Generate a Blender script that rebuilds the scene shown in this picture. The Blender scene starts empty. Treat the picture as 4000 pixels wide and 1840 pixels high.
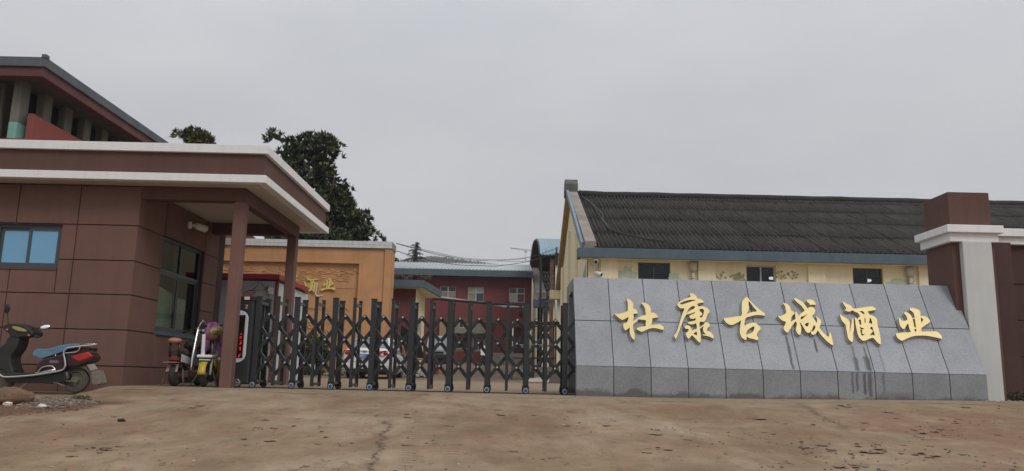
import bpy, bmesh, math, random
from mathutils import Vector, Matrix, noise as mnoise
random.seed(7)
R = math.radians
scene = bpy.context.scene
C = scene.collection

# ------------------------------------------------------------------ camera, sky, sun, exposure
FPX, PITCH, ROLL, EYE = 3120.0, R(10.2), R(1.3), 0.25
cam_data = bpy.data.cameras.new('camera')
cam = bpy.data.objects.new('camera', cam_data)
C.objects.link(cam)
cam_data.sensor_width = 36.0
cam_data.lens = 36.0 * FPX / 4000.0
cam_data.clip_start, cam_data.clip_end = 0.1, 3000
cam.location = (0, 0, EYE)
fwd = Vector((0, math.cos(PITCH), math.sin(PITCH)))
up0 = Vector((0, -math.sin(PITCH), math.cos(PITCH)))
right0 = Vector((1, 0, 0))
cr, sr = math.cos(ROLL), math.sin(ROLL)
right = right0 * cr + up0 * sr
up = up0 * cr - right0 * sr
cam.matrix_world = Matrix(((right.x, up.x, -fwd.x, 0), (right.y, up.y, -fwd.y, 0), (right.z, up.z, -fwd.z, EYE), (0, 0, 0, 1)))
scene.camera = cam

SUN_EL, SUN_ROT = 44, 142
world = bpy.data.worlds.new('World')
scene.world = world
world.use_nodes = True
wn, wl = world.node_tree.nodes, world.node_tree.links
wn.clear()
wout = wn.new('ShaderNodeOutputWorld')
sky = wn.new('ShaderNodeTexSky'); sky.sky_type = 'NISHITA'; sky.sun_disc = False
sky.sun_elevation = R(SUN_EL); sky.sun_rotation = R(SUN_ROT)
bg1 = wn.new('ShaderNodeBackground'); bg1.inputs[1].default_value = 0.06
wl.new(sky.outputs[0], bg1.inputs[0])
# overcast layer: pale grey cloud deck, slightly brighter overhead, with soft banks
tc = wn.new('ShaderNodeTexCoord')
mp = wn.new('ShaderNodeMapping'); mp.inputs['Scale'].default_value = (1.0, 1.0, 3.2)
wl.new(tc.outputs['Generated'], mp.inputs[0])
nz = wn.new('ShaderNodeTexNoise'); nz.inputs['Scale'].default_value = 1.7; nz.inputs['Detail'].default_value = 5; nz.inputs['Roughness'].default_value = 0.5
wl.new(mp.outputs[0], nz.inputs['Vector'])
rp = wn.new('ShaderNodeValToRGB')
rp.color_ramp.elements[0].position = 0.3; rp.color_ramp.elements[0].color = (0.500, 0.515, 0.555, 1)
rp.color_ramp.elements[1].position = 0.72; rp.color_ramp.elements[1].color = (0.64, 0.645, 0.662, 1)
wl.new(nz.outputs[0], rp.inputs[0])
sp = wn.new('ShaderNodeSeparateXYZ'); wl.new(tc.outputs['Generated'], sp.inputs[0])
mr = wn.new('ShaderNodeMapRange'); mr.inputs[1].default_value = 0.3; mr.inputs[2].default_value = 1.0; mr.inputs[3].default_value = 0.93; mr.inputs[4].default_value = 1.7
wl.new(sp.outputs[2], mr.inputs[0])
bg2 = wn.new('ShaderNodeBackground')
wl.new(rp.outputs[0], bg2.inputs[0]); wl.new(mr.outputs[0], bg2.inputs[1])
mx = wn.new('ShaderNodeMixShader'); mx.inputs[0].default_value = 0.96
wl.new(bg1.outputs[0], mx.inputs[1]); wl.new(bg2.outputs[0], mx.inputs[2]); wl.new(mx.outputs[0], wout.inputs[0])

sun_data = bpy.data.lights.new('sun', 'SUN'); sun_data.energy = 1.15; sun_data.angle = R(22); sun_data.color = (1.0, 0.97, 0.92)
sun = bpy.data.objects.new('sun', sun_data); C.objects.link(sun)
a = R(SUN_ROT)
sdir = Vector((math.sin(a) * math.cos(R(SUN_EL)), math.cos(a) * math.cos(R(SUN_EL)), math.sin(R(SUN_EL))))
sun.rotation_euler = (-sdir).to_track_quat('-Z', 'Y').to_euler()
sun.location = (0, -5, 30)

scene.render.engine = 'CYCLES'
vs = scene.view_settings
vs.view_transform = 'Standard'; vs.look = 'None'; vs.exposure = 0.12; vs.gamma = 1.0; vs.use_curve_mapping = False
scene.cycles.max_bounces = 6
scene.cycles.use_denoising = True

# ------------------------------------------------------------------ helpers
def ray(x, y):
    u, v = x - 2000.0, 920.0 - y
    return right * u + up * v + fwd * FPX
def at(x, y, Y):                       # point of the photograph at world depth Y
    d = ray(x, y); t = Y / d.y
    return Vector((d.x * t, Y, EYE + d.z * t))
def atx(x, y, X):
    d = ray(x, y); t = X / d.x
    return Vector((X, d.y * t, EYE + d.z * t))

def smooth(t, a, b):
    t = min(1, max(0, (t - a) / (b - a))); return t * t * (3 - 2 * t)
PROFILE = [(-400, -1.6), (-3, -1.45), (13.1, 0.0), (15, 0.0), (28, 0.15), (34, 0.25), (55, 1.3), (62, 1.45), (90, 2.0), (900, 2.0)]
def gz(x, y):
    for (y0, z0), (y1, z1) in zip(PROFILE, PROFILE[1:]):
        if y <= y1:
            z = z0 + (z1 - z0) * (y - y0) / (y1 - y0); break
    z += 0.07 * smooth(x, 2, 9) * (1 - smooth(y, 16, 26)) * smooth(y, 8, 13)
    d = smooth(-x + 0.08 * (13.6 - y), 6.45, 6.7) * smooth(y, 11.0, 11.9) * (1 - smooth(y, 13.75, 13.95))
    z -= 0.13 * d
    return z

def empty(name, loc, label=None, cat=None, group=None):
    o = bpy.data.objects.new(name, None); C.objects.link(o); o.location = loc; o.empty_display_size = 0.2
    tag(o, label, cat, group); return o
def tag(o, label=None, cat=None, group=None, kind=None):
    if label: o['label'] = label
    if cat: o['category'] = cat
    if group: o['group'] = group
    if kind: o['kind'] = kind
    return o
def adopt(o, parent):
    o.parent = parent
    w = Matrix.Translation(parent.location) if parent.parent is None else parent.matrix_basis
    if parent.type == 'EMPTY': o.matrix_parent_inverse = Matrix.Translation(-parent.location)
    return o
def copy_tree(src, parent=None):
    c = src.copy(); C.objects.link(c)
    if parent is not None: c.parent = parent
    for ch in list(src.children): copy_tree(ch, c)
    return c

class MB:
    def __init__(s): s.v, s.f, s.sm = [], [], []
    def add(s, vs, fs, sm=False):
        o = len(s.v); s.v += [tuple(p) for p in vs]
        s.f += [tuple(i + o for i in f) for f in fs]; s.sm += [sm] * len(fs); return s
    def hexa(s, p):                    # 4 bottom (ccw), 4 top
        return s.add(p, [(3, 2, 1, 0), (4, 5, 6, 7), (0, 1, 5, 4), (1, 2, 6, 5), (2, 3, 7, 6), (3, 0, 4, 7)])
    def box(s, x0, x1, y0, y1, z0, z1):
        return s.hexa([(x0, y0, z0), (x1, y0, z0), (x1, y1, z0), (x0, y1, z0), (x0, y0, z1), (x1, y0, z1), (x1, y1, z1), (x0, y1, z1)])
    def bar(s, p, q, w, d, upv=(0, 0, 1)):     # box beam from p to q, width w in the plane of upv, depth d
        p, q = Vector(p), Vector(q); t = (q - p).normalized()
        a = t.cross(Vector(upv))
        if a.length < 1e-4: a = t.cross(Vector((0, 1, 0)))
        a.normalize(); b = a.cross(t).normalized()
        a = a * d / 2; b = b * w / 2
        return s.hexa([p - a - b, p + a - b, p + a + b, p - a + b, q - a - b, q + a - b, q + a + b, q - a + b])
    def tube(s, pts, r, n=8, cap=True, sm=True):
        pts = [Vector(p) for p in pts]; rs = r if isinstance(r, (list, tuple)) else [r] * len(pts)
        V, Fc = [], []
        ref = Vector((0.13, 0.31, 0.94)).normalized()
        t0 = (pts[1] - pts[0]).normalized()
        if abs(t0.dot(ref)) > 0.9: ref = Vector((0.9, 0.3, 0.1)).normalized()
        a = t0.cross(ref).normalized()
        for i, p in enumerate(pts):
            t = (pts[min(i + 1, len(pts) - 1)] - pts[max(i - 1, 0)])
            t.normalize(); a = (a - t * a.dot(t)).normalized(); b = t.cross(a)
            for k in range(n):
                g = 2 * math.pi * k / n; V.append(p + (a * math.cos(g) + b * math.sin(g)) * rs[i])
        for i in range(len(pts) - 1):
            for k in range(n):
                Fc.append((i * n + k, i * n + (k + 1) % n, (i + 1) * n + (k + 1) % n, (i + 1) * n + k))
        s.add(V, Fc, sm)
        if cap:
            o = len(s.v) - len(V)
            s.f += [tuple(o + k for k in reversed(range(n))), tuple(o + (len(pts) - 1) * n + k for k in range(n))]; s.sm += [False, False]
        return s
    def ring(s, c, ax, r, rt, n=24, m=8, sy=1.0):      # torus
        c, ax = Vector(c), Vector(ax).normalized()
        a = ax.cross(Vector((0, 0, 1)) if abs(ax.z) < 0.9 else Vector((1, 0, 0))).normalized(); b = ax.cross(a)
        V, Fc = [], []
        for i in range(n):
            g = 2 * math.pi * i / n; d = a * math.cos(g) + b * math.sin(g)
            for k in range(m):
                h = 2 * math.pi * k / m; V.append(c + d * (r + rt * math.cos(h)) + ax * rt * math.sin(h) * sy)
        for i in range(n):
            for k in range(m):
                Fc.append((i * m + k, ((i + 1) % n) * m + k, ((i + 1) % n) * m + (k + 1) % m, i * m + (k + 1) % m))
        return s.add(V, Fc, True)
    def disc(s, c, ax, r, th, n=20):
        c, ax = Vector(c), Vector(ax).normalized()
        return s.tube([c - ax * th / 2, c + ax * th / 2], r, n, True, False)
    def blob(s, c, rad, n=10, m=7, jit=0.0, seed=0, rot=None):
        rnd = random.Random(seed); V, Fc = [], []
        c = Vector(c)
        for i in range(m + 1):
            th = math.pi * i / m
            for k in range(n):
                ph = 2 * math.pi * k / n
                p = Vector((math.sin(th) * math.cos(ph), math.sin(th) * math.sin(ph), math.cos(th)))
                j = 1 + jit * (rnd.random() - 0.5) * 2 if 0 < i < m else 1
                q = Vector((p.x * rad[0] * j, p.y * rad[1] * j, p.z * rad[2] * j))
                if rot: q = rot @ q
                V.append(c + q)
        for i in range(m):
            for k in range(n):
                Fc.append((i * n + k, (i + 1) * n + k, (i + 1) * n + (k + 1) % n, i * n + (k + 1) % n))
        return s.add(V, Fc, jit < 0.12)
    def prism(s, poly, off):           # polygon (3d points) extruded by vector off
        n = len(poly); off = Vector(off)
        A = [Vector(p) for p in poly]; B = [p + off for p in A]
        return s.add(A + B, [tuple(reversed(range(n))), tuple(range(n, 2 * n))] + [(i, (i + 1) % n, n + (i + 1) % n, n + i) for i in range(n)])
    def loft(s, rings, sm=True, cap=True):
        n = len(rings[0]); V = [p for r_ in rings for p in r_]; Fc = []
        for i in range(len(rings) - 1):
            for k in range(n): Fc.append((i * n + k, i * n + (k + 1) % n, (i + 1) * n + (k + 1) % n, (i + 1) * n + k))
        s.add(V, Fc, sm)
        if cap:
            o = len(s.v) - len(V)
            s.f += [tuple(o + k for k in reversed(range(n))), tuple(o + (len(rings) - 1) * n + k for k in range(n))]; s.sm += [False, False]
        return s
    def mesh(s, name, m, fix=True):
        me = bpy.data.meshes.new(name); me.from_pydata(s.v, [], s.f)
        if fix and len(s.f) < 60000:
            bm = bmesh.new(); bm.from_mesh(me); bmesh.ops.recalc_face_normals(bm, faces=bm.faces); bm.to_mesh(me); bm.free()
        me.polygons.foreach_set('use_smooth', s.sm); me.update()
        if m: me.materials.append(m)
        return me
    def build(s, name, m, parent=None, bevel=0, label=None, cat=None, kind=None, group=None, fix=True, sub=0):
        o = bpy.data.objects.new(name, s.mesh(name, m, fix)); C.objects.link(o)
        if bevel:
            b = o.modifiers.new('bevel', 'BEVEL'); b.width = bevel; b.segments = 2; b.limit_method = 'ANGLE'; b.angle_limit = R(40)
        if sub:
            b = o.modifiers.new('sub', 'SUBSURF'); b.levels = sub; b.render_levels = sub
        tag(o, label, cat, group, kind)
        if parent is not None: adopt(o, parent)
        return o

def link(name, me, parent=None, loc=(0, 0, 0), rot=None):
    o = bpy.data.objects.new(name, me); C.objects.link(o); o.location = loc
    if rot: o.rotation_euler = rot
    if parent is not None: adopt(o, parent)
    return o

def minus(rects, h):                   # rectangles (x0,x1,z0,z1) less a hole
    out = []
    for x0, x1, z0, z1 in rects:
        a, b, c, d = max(x0, h[0]), min(x1, h[1]), max(z0, h[2]), min(z1, h[3])
        if a >= b or c >= d: out.append((x0, x1, z0, z1)); continue
        if x0 < a: out.append((x0, a, z0, z1))
        if b < x1: out.append((b, x1, z0, z1))
        if z0 < c: out.append((a, b, z0, c))
        if d < z1: out.append((a, b, d, z1))
    return out
def ccurve(pts, k=3, closed=True):     # Catmull-Rom through 2d/3d points
    n = len(pts); out = []
    for i in range(n if closed else n - 1):
        g = lambda j: pts[j % n] if closed else pts[min(max(j, 0), n - 1)]
        p0, p1, p2, p3 = g(i - 1), g(i), g(i + 1), g(i + 2)
        for q in range(k):
            t = q / k
            out.append(tuple(0.5 * (2 * b + (c - a_) * t + (2 * a_ - 5 * b + 4 * c - d) * t * t + (3 * b - a_ - 3 * c + d) * t ** 3) for a_, b, c, d in zip(p0, p1, p2, p3)))
    if not closed: out.append(tuple(pts[-1]))
    return out

# ------------------------------------------------------------------ materials
class NT:
    def __init__(s, name):
        s.m = bpy.data.materials.new(name); s.m.use_nodes = True
        s.n, s.l = s.m.node_tree.nodes, s.m.node_tree.links
        s.b = s.n['Principled BSDF']; s.tc = s.n.new('ShaderNodeTexCoord')
    def noise(s, scale, detail=4, rough=0.55, vec=None, stretch=None, dist=0):
        q = s.n.new('ShaderNodeTexNoise'); q.inputs['Scale'].default_value = scale; q.inputs['Detail'].default_value = detail; q.inputs['Roughness'].default_value = rough; q.inputs['Distortion'].default_value = dist
        src = vec or s.tc.outputs['Object']
        if stretch:
            m_ = s.n.new('ShaderNodeMapping'); m_.inputs['Scale'].default_value = stretch; s.l.new(src, m_.inputs[0]); src = m_.outputs[0]
        s.l.new(src, q.inputs['Vector']); return q.outputs[0]
    def ramp(s, fac, stops):
        q = s.n.new('ShaderNodeValToRGB'); e = q.color_ramp.elements
        while len(e) < len(stops): e.new(0.5)
        for i, (p, c) in enumerate(stops):
            e[i].position = p; e[i].color = (c, c, c, 1) if isinstance(c, (int, float)) else (*c, 1)
        s.l.new(fac, q.inputs[0]); return q.outputs[0]
    def mix(s, fac, a, b, mode='MIX'):
        q = s.n.new('ShaderNodeMixRGB'); q.blend_type = mode
        for i, x in enumerate((fac, a, b)):
            if isinstance(x, (int, float)): q.inputs[i].default_value = x if i == 0 else (x, x, x, 1)
            elif isinstance(x, tuple): q.inputs[i].default_value = (*x, 1)
            else: s.l.new(x, q.inputs[i])
        return q.outputs[0]
    def math(s, op, a, b=0.0, c=None):
        q = s.n.new('ShaderNodeMath'); q.operation = op
        for i, x in enumerate((a, b, c)):
            if x is None: continue
            if isinstance(x, (int, float)): q.inputs[i].default_value = x
            else: s.l.new(x, q.inputs[i])
        return q.outputs[0]
    def xyz(s, vec=None):
        q = s.n.new('ShaderNodeSeparateXYZ'); s.l.new(vec or s.tc.outputs['Object'], q.inputs[0]); return q.outputs
    def bump(s, h, strength=0.3, dist=0.01):
        q = s.n.new('ShaderNodeBump'); q.inputs['Strength'].default_value = strength; q.inputs['Distance'].default_value = dist
        s.l.new(h, q.inputs['Height']); s.l.new(q.outputs[0], s.b.inputs['Normal'])
    def col(s, c): s.l.new(c, s.b.inputs['Base Color']); return s

def sc(c, k): return tuple(min(1, x * k) for x in c)
def mat(name, c, rough=0.7, metal=0.0, var=0.12, scale=3.0, fine=60, finevar=0.06, bump=0.0, streak=0.0, obj=0.0, spec=None, stain=None):
    t = NT(name)
    n1 = t.noise(scale, 5, 0.6)
    k = t.ramp(n1, [(0.28, sc(c, 1 - var)), (0.72, sc(c, 1 + var))])
    n2 = t.noise(fine, 3, 0.6)
    k = t.mix(1.0, k, t.ramp(n2, [(0.3, 1 - finevar), (0.7, 1.0)]), 'MULTIPLY')
    if streak:
        n3 = t.noise(2.2, 5, 0.6, stretch=(3.5, 3.5, 0.25))
        k = t.mix(1.0, k, t.ramp(n3, [(0.42, 1.0), (0.75, 1 - streak)]), 'MULTIPLY')
    if stain:
        n4 = t.noise(0.9, 7, 0.68, dist=0.4)
        k = t.mix(t.ramp(n4, [(0.55, 0.0), (0.75, 0.75)]), k, stain)
    if obj:
        oi = t.n.new('ShaderNodeObjectInfo')
        k = t.mix(1.0, k, t.ramp(oi.outputs['Random'], [(0, 1 - obj), (1, 1 + obj * 0.4)]), 'MULTIPLY')
    t.col(k)
    t.b.inputs['Roughness'].default_value = rough; t.b.inputs['Metallic'].default_value = metal
    if spec is not None: t.b.inputs['Specular IOR Level'].default_value = spec
    if bump: t.bump(n2, bump, 0.008)
    return t.m
def plain(name, c, rough=0.6, metal=0.0, emit=0, spec=None):
    t = NT(name); t.b.inputs['Base Color'].default_value = (*c, 1); t.b.inputs['Roughness'].default_value = rough; t.b.inputs['Metallic'].default_value = metal
    if spec is not None: t.b.inputs['Specular IOR Level'].default_value = spec
    if emit: t.b.inputs['Emission Color'].default_value = (*c, 1); t.b.inputs['Emission Strength'].default_value = emit
    return t.m
def glass(name, tint=(0.02, 0.03, 0.035), refl=0.25, rough=0.04):
    m = bpy.data.materials.new(name); m.use_nodes = True; n, l = m.node_tree.nodes, m.node_tree.links
    n.clear(); o = n.new('ShaderNodeOutputMaterial'); tr = n.new('ShaderNodeBsdfTransparent'); tr.inputs[0].default_value = (*tint, 1)
    g = n.new('ShaderNodeBsdfGlossy'); g.inputs['Roughness'].default_value = rough
    lw = n.new('ShaderNodeLayerWeight'); lw.inputs[0].default_value = 0.5
    pw_ = n.new('ShaderNodeMath'); pw_.operation = 'POWER'; pw_.inputs[1].default_value = 4.0; l.new(lw.outputs['Facing'], pw_.inputs[0])
    ma_ = n.new('ShaderNodeMath'); ma_.operation = 'MULTIPLY_ADD'; ma_.inputs[1].default_value = refl * 2; ma_.inputs[2].default_value = refl * .2; l.new(pw_.outputs[0], ma_.inputs[0])
    mx_ = n.new('ShaderNodeMixShader'); l.new(ma_.outputs[0], mx_.inputs[0]); l.new(tr.outputs[0], mx_.inputs[1]); l.new(g.outputs[0], mx_.inputs[2]); l.new(mx_.outputs[0], o.inputs[0])
    return m

M = {}
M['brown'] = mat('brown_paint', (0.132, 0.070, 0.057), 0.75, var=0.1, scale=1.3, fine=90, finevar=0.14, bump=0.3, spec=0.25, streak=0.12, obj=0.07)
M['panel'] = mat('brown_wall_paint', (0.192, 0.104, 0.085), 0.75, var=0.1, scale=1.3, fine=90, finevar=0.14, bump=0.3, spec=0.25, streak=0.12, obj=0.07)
M['greywhite'] = mat('dull_white_paint', (0.57, 0.58, 0.56), 0.75, var=0.06, scale=1.2, fine=40, finevar=0.05, streak=0.08)
M['groove'] = plain('dark_groove', (0.05, 0.029, 0.025), 0.9)
M['white'] = mat('white_paint', (0.80, 0.80, 0.79), 0.7, var=0.04, scale=1.5, fine=40, finevar=0.06, streak=0.1, bump=0.08)
M['soffit'] = mat('soffit_plaster', (0.56, 0.51, 0.45), 0.85, var=0.05, scale=1.2, bump=0.06)
M['conc'] = mat('concrete', (0.33, 0.31, 0.28), 0.9, var=0.18, scale=2.5, bump=0.2, streak=0.15)
M['bluegrey'] = mat('blue_grey_paint', (0.088, 0.128, 0.154), 0.75, var=0.13, scale=1.4, bump=0.1, streak=0.14)
M['yellow'] = mat('yellow_paint', (0.87, 0.78, 0.525), 0.8, var=0.06, scale=0.9, bump=0.06, streak=0.09)
M['red'] = mat('dark_red_paint', (0.185, 0.049, 0.05), 0.85, var=0.1, scale=0.8, bump=0.06, streak=0.12)
M['orange'] = mat('ochre_plaster', (0.55, 0.285, 0.13), 0.85, var=0.14, scale=1.1, fine=30, finevar=0.12, bump=0.3, streak=0.08)
M['tile'] = mat('white_tile', (0.62, 0.64, 0.64), 0.35, var=0.06, obj=0.1)
M['gate'] = mat('gate_metal', (0.026, 0.028, 0.032), 0.42, var=0.1, scale=4, fine=120, finevar=0.15, spec=0.45)
M['gate_dark'] = mat('gate_metal_dark', (0.015, 0.016, 0.018), 0.5, var=0.1, scale=4)
M['black'] = plain('black_plastic', (0.012, 0.012, 0.013), 0.45)
M['rubber'] = mat('rubber', (0.03, 0.028, 0.025), 0.85, var=0.2, scale=8)
M['chrome'] = mat('chrome', (0.62, 0.62, 0.62), 0.18, 1.0, var=0.08, scale=20)
M['steel'] = mat('steel', (0.42, 0.42, 0.42), 0.35, 0.9, var=0.1, scale=20)
M['rust'] = mat('rusty_metal', (0.16, 0.075, 0.045), 0.85, var=0.3, scale=6, bump=0.2)
M['roofsheet'] = mat('asbestos_sheet', (0.098, 0.092, 0.080), 0.95, var=0.3, scale=0.9, fine=22, finevar=0.3, bump=0.3, obj=0.08, stain=(0.062, 0.058, 0.052))
def roof_mat():
    t = NT('weathered_sheet')
    c = t.ramp(t.noise(0.9, 5, 0.6), [(0.3, (0.062, 0.059, 0.053)), (0.7, (0.112, 0.106, 0.095))])
    s = t.noise(1.0, 4, 0.65, stretch=(9.0, 0.5, 0.5))
    c = t.mix(1.0, c, t.ramp(s, [(0.33, 0.5), (0.5, 0.95), (0.68, 1.4)]), 'MULTIPLY')
    c = t.mix(1.0, c, t.ramp(t.noise(22, 3, 0.6), [(0.3, 0.7), (0.7, 1.1)]), 'MULTIPLY')
    c = t.mix(t.ramp(t.noise(1.3, 7, 0.7, dist=0.4), [(0.56, 0.0), (0.7, 0.6)]), c, (0.04, 0.041, 0.034))
    oi = t.n.new('ShaderNodeObjectInfo'); c = t.mix(1.0, c, t.ramp(oi.outputs['Random'], [(0, 0.85), (1, 1.06)]), 'MULTIPLY')
    t.col(c); t.b.inputs['Roughness'].default_value = 0.95; t.b.inputs['Specular IOR Level'].default_value = 0.2
    return t.m
M['roofsheet'] = roof_mat()
M['ridge'] = mat('ridge_tile', (0.03, 0.028, 0.028), 0.9, var=0.3, scale=3)
M['glass'] = glass('window_glass', (0.70, 0.76, 0.75), 0.16)
M['glass_dark'] = glass('transom_glass', (0.035, 0.055, 0.06), 0.22)
M['dark'] = plain('dark_room', (0.012, 0.012, 0.012), 0.95)
M['room'] = mat('room_wall', (0.12, 0.125, 0.12), 0.9, var=0.1)
M['alu'] = mat('window_frame', (0.075, 0.09, 0.1), 0.45, 0.3, var=0.08)
M['whiteframe'] = mat('white_frame', (0.55, 0.56, 0.56), 0.5, var=0.05)
M['bark'] = mat('bark', (0.09, 0.07, 0.05), 0.95, var=0.3, scale=8, bump=0.4)
# ------------------------------------------------------------------ ground
def ground_mat():
    t = NT('ground_concrete_dirt')
    x, y, z = t.xyz()
    n1 = t.noise(0.55, 7, 0.62, dist=0.5)
    n2 = t.noise(2.8, 6, 0.65, stretch=(1.1, 0.55, 1))
    base = t.ramp(n1, [(0.3, (0.195, 0.126, 0.077)), (0.48, (0.262, 0.184, 0.114)), (0.7, (0.36, 0.284, 0.20))])
    base = t.mix(0.8, base, t.mix(1.0, base, t.ramp(n2, [(0.3, 0.72), (0.7, 1.16)]), 'MULTIPLY'))
    # paler bare strip of slab before the gate
    st_ = t.ramp(t.math('ADD', t.math('MULTIPLY', y, 0.05), t.math('MULTIPLY_ADD', n2, 0.03, -0.015)), [(0.615, 0.0), (0.635, 0.55)])
    base = t.mix(st_, base, (0.27, 0.213, 0.148))
    # reddish soil trodden over the slab
    n3 = t.noise(1.0, 7, 0.68, stretch=(1.0, 0.75, 1), dist=0.9)
    side = t.math('MULTIPLY', t.ramp(t.math('MULTIPLY_ADD', x, 0.1, t.math('MULTIPLY_ADD', n2, 0.1, -0.05)), [(0.4, 0.0), (0.47, 1.0)]), t.ramp(t.math('MULTIPLY_ADD', y, -0.1, t.math('MULTIPLY_ADD', n2, 0.1, 1.2)), [(0.03, 0.0), (0.13, 1.0)]))
    m = t.math('MULTIPLY_ADD', side, 0.16, n3)
    soil = t.ramp(m, [(0.54, 0.0), (0.63, 0.5), (0.8, 0.85)])
    base = t.mix(soil, base, (0.215, 0.118, 0.078))
    n4 = t.noise(6.5, 5, 0.72, stretch=(1.0, 0.5, 1))
    base = t.mix(t.math('MULTIPLY', t.ramp(n4, [(0.57, 0.0), (0.66, 0.8)]), t.ramp(n3, [(0.35, 0.3), (0.62, 1.0)])), base, (0.15, 0.092, 0.06))
    n6 = t.noise(15, 4, 0.7, stretch=(1.0, 0.4, 1))
    base = t.mix(t.math('MULTIPLY', t.ramp(n6, [(0.6, 0.0), (0.68, 0.75)]), t.ramp(n1, [(0.35, 1.0), (0.65, 0.35)])), base, (0.16, 0.105, 0.066))
    base = t.mix(t.ramp(n6, [(0.26, 0.5), (0.36, 0.0)]), base, (0.40, 0.34, 0.25))
    n5 = t.noise(34, 3, 0.7, stretch=(1.0, 0.35, 1))
    base = t.mix(t.ramp(n5, [(0.68, 0.0), (0.78, 0.35)]), base, (0.42, 0.38, 0.32))
    base = t.mix(t.ramp(n5, [(0.24, 0.45), (0.34, 0.0)]), base, (0.11, 0.08, 0.055))
    # tyre tread marks pressed in dust
    wv = t.n.new('ShaderNodeTexWave'); wv.bands_direction = 'Y'; wv.inputs['Scale'].default_value = 2.6; wv.inputs['Distortion'].default_value = 1.2; t.l.new(t.tc.outputs['Object'], wv.inputs['Vector'])
    for x0 in (-1.02, -0.62):
        tr = t.math('ABSOLUTE', t.math('ADD', t.math('ADD', x, -x0), t.math('MULTIPLY', t.math('SUBTRACT', y, 9.0), 0.085)))
        tr = t.math('MULTIPLY', t.ramp(tr, [(0.05, 1.0), (0.1, 0.0)]), t.ramp(t.math('MULTIPLY', y, 0.05), [(0.33, 1.0), (0.54, 1.0), (0.57, 0.0)]))
        tr = t.math('MULTIPLY', tr, t.math('MULTIPLY', t.ramp(wv.outputs[0], [(0.45, 0.0), (0.6, 0.45)]), t.ramp(n2, [(0.4, 0.0), (0.55, 1.0)])))
        base = t.mix(tr, base, (0.15, 0.105, 0.07))
    # dirt strip and bare soil at the left end of the slab
    mud = t.math('ADD', t.math('MULTIPLY', x, -1.0), t.math('MULTIPLY_ADD', y, 0.5, -10.6))
    mud = t.ramp(t.math('ADD', mud, t.math('MULTIPLY_ADD', t.noise(2.2, 6, 0.7), 1.0, -0.5)), [(0.0, 0.0), (0.16, 0.85), (0.5, 0.95)])
    mud = t.math('MULTIPLY', mud, t.ramp(t.math('MULTIPLY', y, 0.05), [(0.555, 1.0), (0.585, 0.0)]))
    base = t.mix(mud, base, (0.135, 0.072, 0.045))
    # yard behind the gate: duller, with darker soil beyond the slab
    yard = t.ramp(t.math('MULTIPLY_ADD', y, 0.1, t.math('MULTIPLY_ADD', n1, 0.5, -2.6)), [(0.3, 0.0), (0.5, 0.8)])
    base = t.mix(yard, base, (0.15, 0.118, 0.092))
    # cracks in the slab
    w = t.math('MULTIPLY_ADD', t.noise(2.4, 7, 0.75), 1.3, -0.65)
    cx = t.math('ABSOLUTE', t.math('ADD', t.math('ADD', x, t.math('MULTIPLY_ADD', y, 0.105, 0.42)), t.math('MULTIPLY', w, 0.42)))
    lim = t.math('MULTIPLY', t.ramp(t.math('MULTIPLY', y, 0.1), [(0.55, 1.0), (1.14, 1.0), (1.2, 0.0)]), 1.0)
    crack = t.math('MULTIPLY', t.ramp(cx, [(0.0, 0.8), (0.008, 0.6), (0.02, 0.2), (0.08, 0.0)]), lim)
    crack = t.math('MULTIPLY', crack, t.ramp(t.noise(6, 4, 0.6), [(0.35, 0.35), (0.55, 1.0)]))
    c2 = t.math('ABSOLUTE', t.math('ADD', t.math('SUBTRACT', y, 12.75), t.math('MULTIPLY_ADD', t.noise(0.7, 4, 0.6), 0.5, -0.25)))
    crack2 = t.math('MULTIPLY', t.ramp(c2, [(0.0, 0.7), (0.015, 0.6), (0.035, 0.0)]), t.ramp(t.noise(1.1, 3), [(0.44, 0.0), (0.52, 1.0)]))
    w3 = t.math('MULTIPLY_ADD', t.noise(1.1, 5, 0.7), 1.4, -0.7)
    c3 = t.math('ABSOLUTE', t.math('ADD', t.math('ADD', x, t.math('MULTIPLY_ADD', y, -0.16, -2.5)), t.math('MULTIPLY', w3, 0.5)))
    crack3 = t.math('MULTIPLY', t.ramp(c3, [(0.0, 0.75), (0.03, 0.55), (0.09, 0.0)]), t.ramp(t.math('MULTIPLY', y, 0.05), [(0.48, 0.0), (0.52, 0.55), (0.63, 0.55), (0.65, 0.0)]))
    allc = t.math('MAXIMUM', crack, t.math('MAXIMUM', crack2, crack3))
    base = t.mix(allc, base, (0.05, 0.036, 0.028))
    t.col(base); t.b.inputs['Roughness'].default_value = 0.93; t.b.inputs['Specular IOR Level'].default_value = 0.2
    h = t.math('SUBTRACT', t.math('MULTIPLY_ADD', n4, 0.7, t.math('MULTIPLY', n5, 0.5)), t.math('MULTIPLY', allc, 1.2))
    t.bump(h, 0.55, 0.03)
    return t.m
def axis(segs):
    out = [segs[0][0]]
    for a_, b_, st in segs:
        n = max(1, round((b_ - a_) / st)); out += [a_ + (b_ - a_) * (i + 1) / n for i in range(n)]
    return out
xs = axis([(-400, -60, 85), (-60, -20, 8), (-20, -10, 1), (-10, -4, .12), (-4, 10, .22), (10, 16, 1), (16, 60, 8), (60, 400, 85)])
ys = axis([(-400, -30, 90), (-30, 0, 5), (0, 5, .6), (5, 9, .2), (9, 15, .12), (15, 30, 1), (30, 64, 2), (64, 100, 6), (100, 900, 100)])
g = MB(); nx = len(xs)
for y in ys:
    for x in xs:
        z = gz(x, y)
        if 0 < y < 14 and -12 < x < 16:
            k = 1 - smooth(y, 12.6, 13.4)
            z += k * (0.02 * mnoise.fractal(Vector((x * .7, y * .9, 3)), 0.8, 2, 4) + 0.006 * mnoise.noise(Vector((x * 3, y * 4, 1))))
        g.v.append((x, y, z))
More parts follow.
